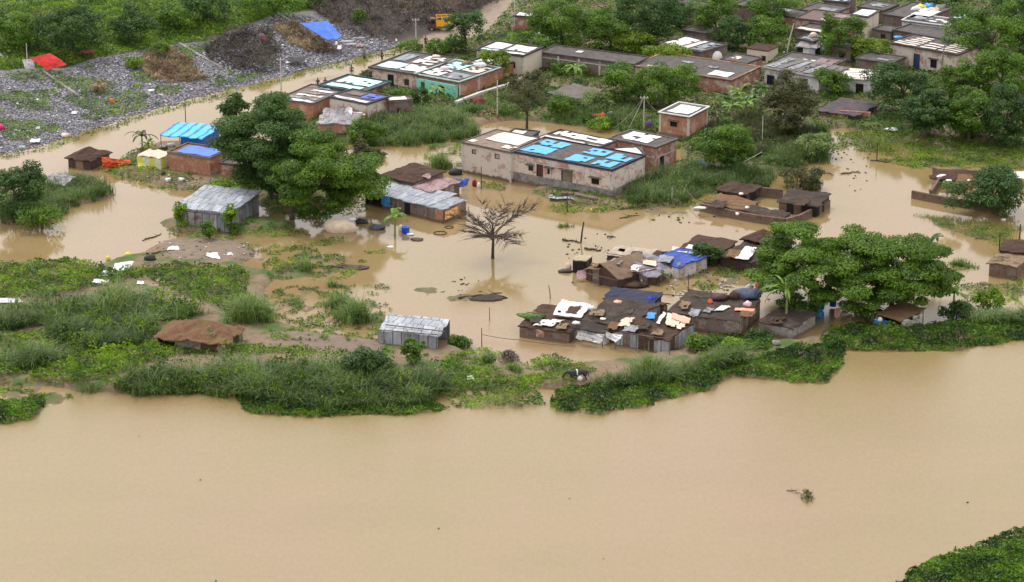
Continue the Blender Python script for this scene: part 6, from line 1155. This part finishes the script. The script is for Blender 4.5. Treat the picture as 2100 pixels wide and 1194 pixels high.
# ================================================================== VEHICLE, PEOPLE, COWS
g = G(898, 62); YL = plain('yellow paint', (.80, .47, .02), (.7, .38, .02), 1, .45); o = thing('yellow_vehicle', g, .1, 'yellow sided load carrier with dark reddish front parked by the round dark tree', 'vehicle')
mb = MB(); mb.box(-.3, 2.3, -.8, .8, .75, .87); mb.box(-.3, 2.3, -.8, -.72, .873, 1.35); mb.box(-.3, 2.3, .72, .8, .873, 1.35); mb.box(2.22, 2.3, -.717, .717, .873, 1.35); mb.box(-.3, -.22, -.717, .717, .873, 1.35)
for x in (-.2, .6, 1.4, 2.1): mb.box(x, x+.1, -.795, -.73, 1.353, 2.1); mb.box(x, x+.1, .73, .795, 1.353, 2.1)
mb.box(-.3, 2.3, -.8, -.72, 2.103, 2.25); mb.box(-.3, 2.3, .72, .8, 2.103, 2.25); mb.build('cargo_body', YL, o)
mb = MB(); mb.hexa([(-1.5, -.75, .45), (-.35, -.75, .45), (-.35, .75, .45), (-1.5, .75, .45)], [(-1.15, -.7, 1.9), (-.35, -.7, 1.9), (-.35, .7, 1.9), (-1.15, .7, 1.9)]); cb = mb.build('cab', plain('rusty brown paint', (.14, .06, .05)), o); mb = MB(); mb.box(-1.0, -.5, -.79, -.76, 1.2, 1.7); mb.build('window', BLK, cb)
for x in (-1.0, 1.6):
    for y in (-.82, .62): mb = MB(); mb.tube([(x, y, .35), (x, y+.2, .35)], .36, 16); w = mb.build('wheel', DARK, o); mb = MB(); mb.tube([(x, y-.02, .35), (x, y+.22, .35)], .16, 10); mb.build('rim', STEEL, w)
GRN = plain('green shirt', (.05, .2, .1)); BLS = plain('blue shirt', (.06, .12, .3)); GRS = plain('grey shirt', (.15, .15, .17))
person(873, 96, 'person in a dark red shirt walking up the wet road toward the yellow vehicle', MARO, DARK, .4, .15); person(747, 122, 'person wading upright in the flooded road', GRS, DARK, 2.9, .45)
person(783, 120, 'person leaning forward while wading near the pink walled house', DARK, DARK, 1.2, .55); person(721, 146, 'person chest deep in the flooded road', GRS, DARK, .2, .85); person(652, 177, 'person wading beside the turquoise roof', DARK, DARK, .2, .6); person(667, 173, 'smaller person behind the turquoise roof edge', GRS, DARK, .2, .8)
person(208, 553, 'person in a blue shirt sitting left of the largest white sheet', BLS, GRS, .5, .05, sit=True)
cow(183, 118, plain('red brown hide', (.22, .075, .05), (.15, .05, .04)), WHITE, 'reddish brown cow grazing behind the red tarp', 3.3, 0, .85)
cow(1186, 776, DARK, WHITE, 'black and white cow standing in the weeds on the near bank', 3.35, .35, 1.0, band=True)

rn = random.Random(99)
RG = [((1095, 655), 1.6, TH_DRK, 'black rag patch on the vine covered brick hut'), ((1150, 668), 1.5, TH_TAN, 'straw coloured patch at the front of the vine covered brick hut'), ((1222, 640), 2.1, TH_TAN, 'straw patch high on the black ridge roof'), ((1255, 668), 1.9, TH_RED, 'reddish straw patch low on the black ridge roof'),
      ((1300, 635), 2.1, DARK, 'black plastic patch behind the black ridge'), ((1318, 668), 2.1, TH_DRK, 'dark thatch patch in the middle of the tin panel hut roof'), ((1345, 680), 2.0, TH_TAN, 'straw patch at the right end of the tin panel hut roof'), ((1290, 672), 2.1, GREYC, 'grey rag at the left end of the tin panel hut roof'),
      ((1400, 625), 2.15, TH_TAN, 'straw patch at the left end of the long hut roof'), ((1420, 640), 2.05, GREYC, 'grey rag at the front left of the long hut roof'), ((1530, 642), 2.1, TH_RED, 'reddish rag at the right end of the long hut roof'), ((1590, 655), 1.75, TH_BRN, 'brown rag on the grey block hut roof'),
      ((1218, 545), 1.9, TH_RED, 'reddish straw patch on the left side of the brown tarp'), ((1262, 535), 2.2, TARPG, 'grey rag over the ridge of the brown tarp hut'), ((1300, 548), 1.9, PLW, 'whitish rag on top of the grey rag hut'), ((1362, 530), 1.8, GREYC, 'grey rag at the left rim of the blue tarp roof'), ((1430, 508), 1.6, TH_DRK, 'black patch on the brown roofed hut'), ((1500, 520), 1.6, TH_RED, 'reddish patch at the left of the draped white sheet'),
      ((1300, 520), 1.5, TH_DRK, 'dark patch on the bamboo mats'), ((1350, 520), 1.5, TH_BRN, 'brown patch at the right of the bamboo mats'), ((1470, 418), 1.2, TH_DRK, 'black thatch patch on the reddish courtyard wing'), ((1640, 414), 1.6, TH_BRN, 'brown patch on the black right courtyard wing')]
for k, ((x, y), z, m_, lb) in enumerate(RG):
    w, h = rn.uniform(16, 28), rn.uniform(8, 13); cloth('roof_rag', [(x-w/2, y+h/2, z), (x+w/2, y+h/2+3, z), (x+w/2+8, y-h/2, z+.05), (x-w/2+7, y-h/2-2, z+.05)], m_, lb, 'rag', .07, nx=6, ny=4, rag=.13, holes=.06, th=.04)
PL = [((1080, 640), (1230, 660), 1.9, 'pole lying across the vine covered brick hut roof'), ((1205, 660), (1290, 640), 2.3, 'crooked pole on the black ridge roof'), ((1270, 680), (1380, 695), 1.9, 'pole along the eave of the tin panel hut'), ((1375, 640), (1520, 660), 2.0, 'pole along the eave of the long hut'), ((1200, 560), (1265, 575), 1.4, 'pole along the foot of the brown tarp hut'), ((1245, 520), (1395, 536), 1.55, 'long pole along the bamboo mats'), ((1395, 508), (1480, 520), 1.7, 'pole along the brown roofed hut'), ((1445, 410), (1530, 425), 1.25, 'pole along the reddish courtyard wing'), ((1525, 430), (1605, 446), 1.15, 'pole along the front courtyard wing'), ((1600, 408), (1690, 420), 1.6, 'pole over the black right courtyard wing')]
for k, (a, b_, z, lb) in enumerate(PL):
    p, q = P(*a, z), P(*b_, z+.1); mb = MB(); mb.tube([p-p, (q-p)/2+Vector((0, 0, rn.uniform(-.1, .05))), q-p], [.05, .045, .03], 6); tag(mb.build('roof_pole', WOOD, None, p), lb, 'pole')
PS = [(1075, 690, 662), (1168, 702, 672), (1262, 715, 680), (1330, 722, 690), (1374, 728, 692), (1410, 690, 655), (1236, 712, 690), (1210, 580, 545), (1345, 572, 540), (1480, 540, 508), (1540, 545, 500), (1560, 700, 668), (1605, 470, 440), (1690, 430, 402)]
NM = ['left end of the vine covered brick hut', 'joint of the brick hut and the black ridge hut', 'left corner of the tin panel hut', 'middle of the tin panel hut front', 'right corner of the tin panel hut', 'gap beside the sky blue hanging cloth', 'grey fronted low hut', 'left corner of the brown tarp hut', 'left corner of the patched blue roof hut', 'left corner of the dark white sheeted hut', 'right corner of the dark white sheeted hut', 'left corner of the grey block hut', 'right end of the courtyard front wall', 'outer corner of the black right courtyard wing']
for (x, y, t), n_ in zip(PS, NM): pole(x, y, t, 'thin crooked stake at the '+n_, .045, WOOD, 0, lean=rn.uniform(-4, 4), nm='stake', cat='stake')
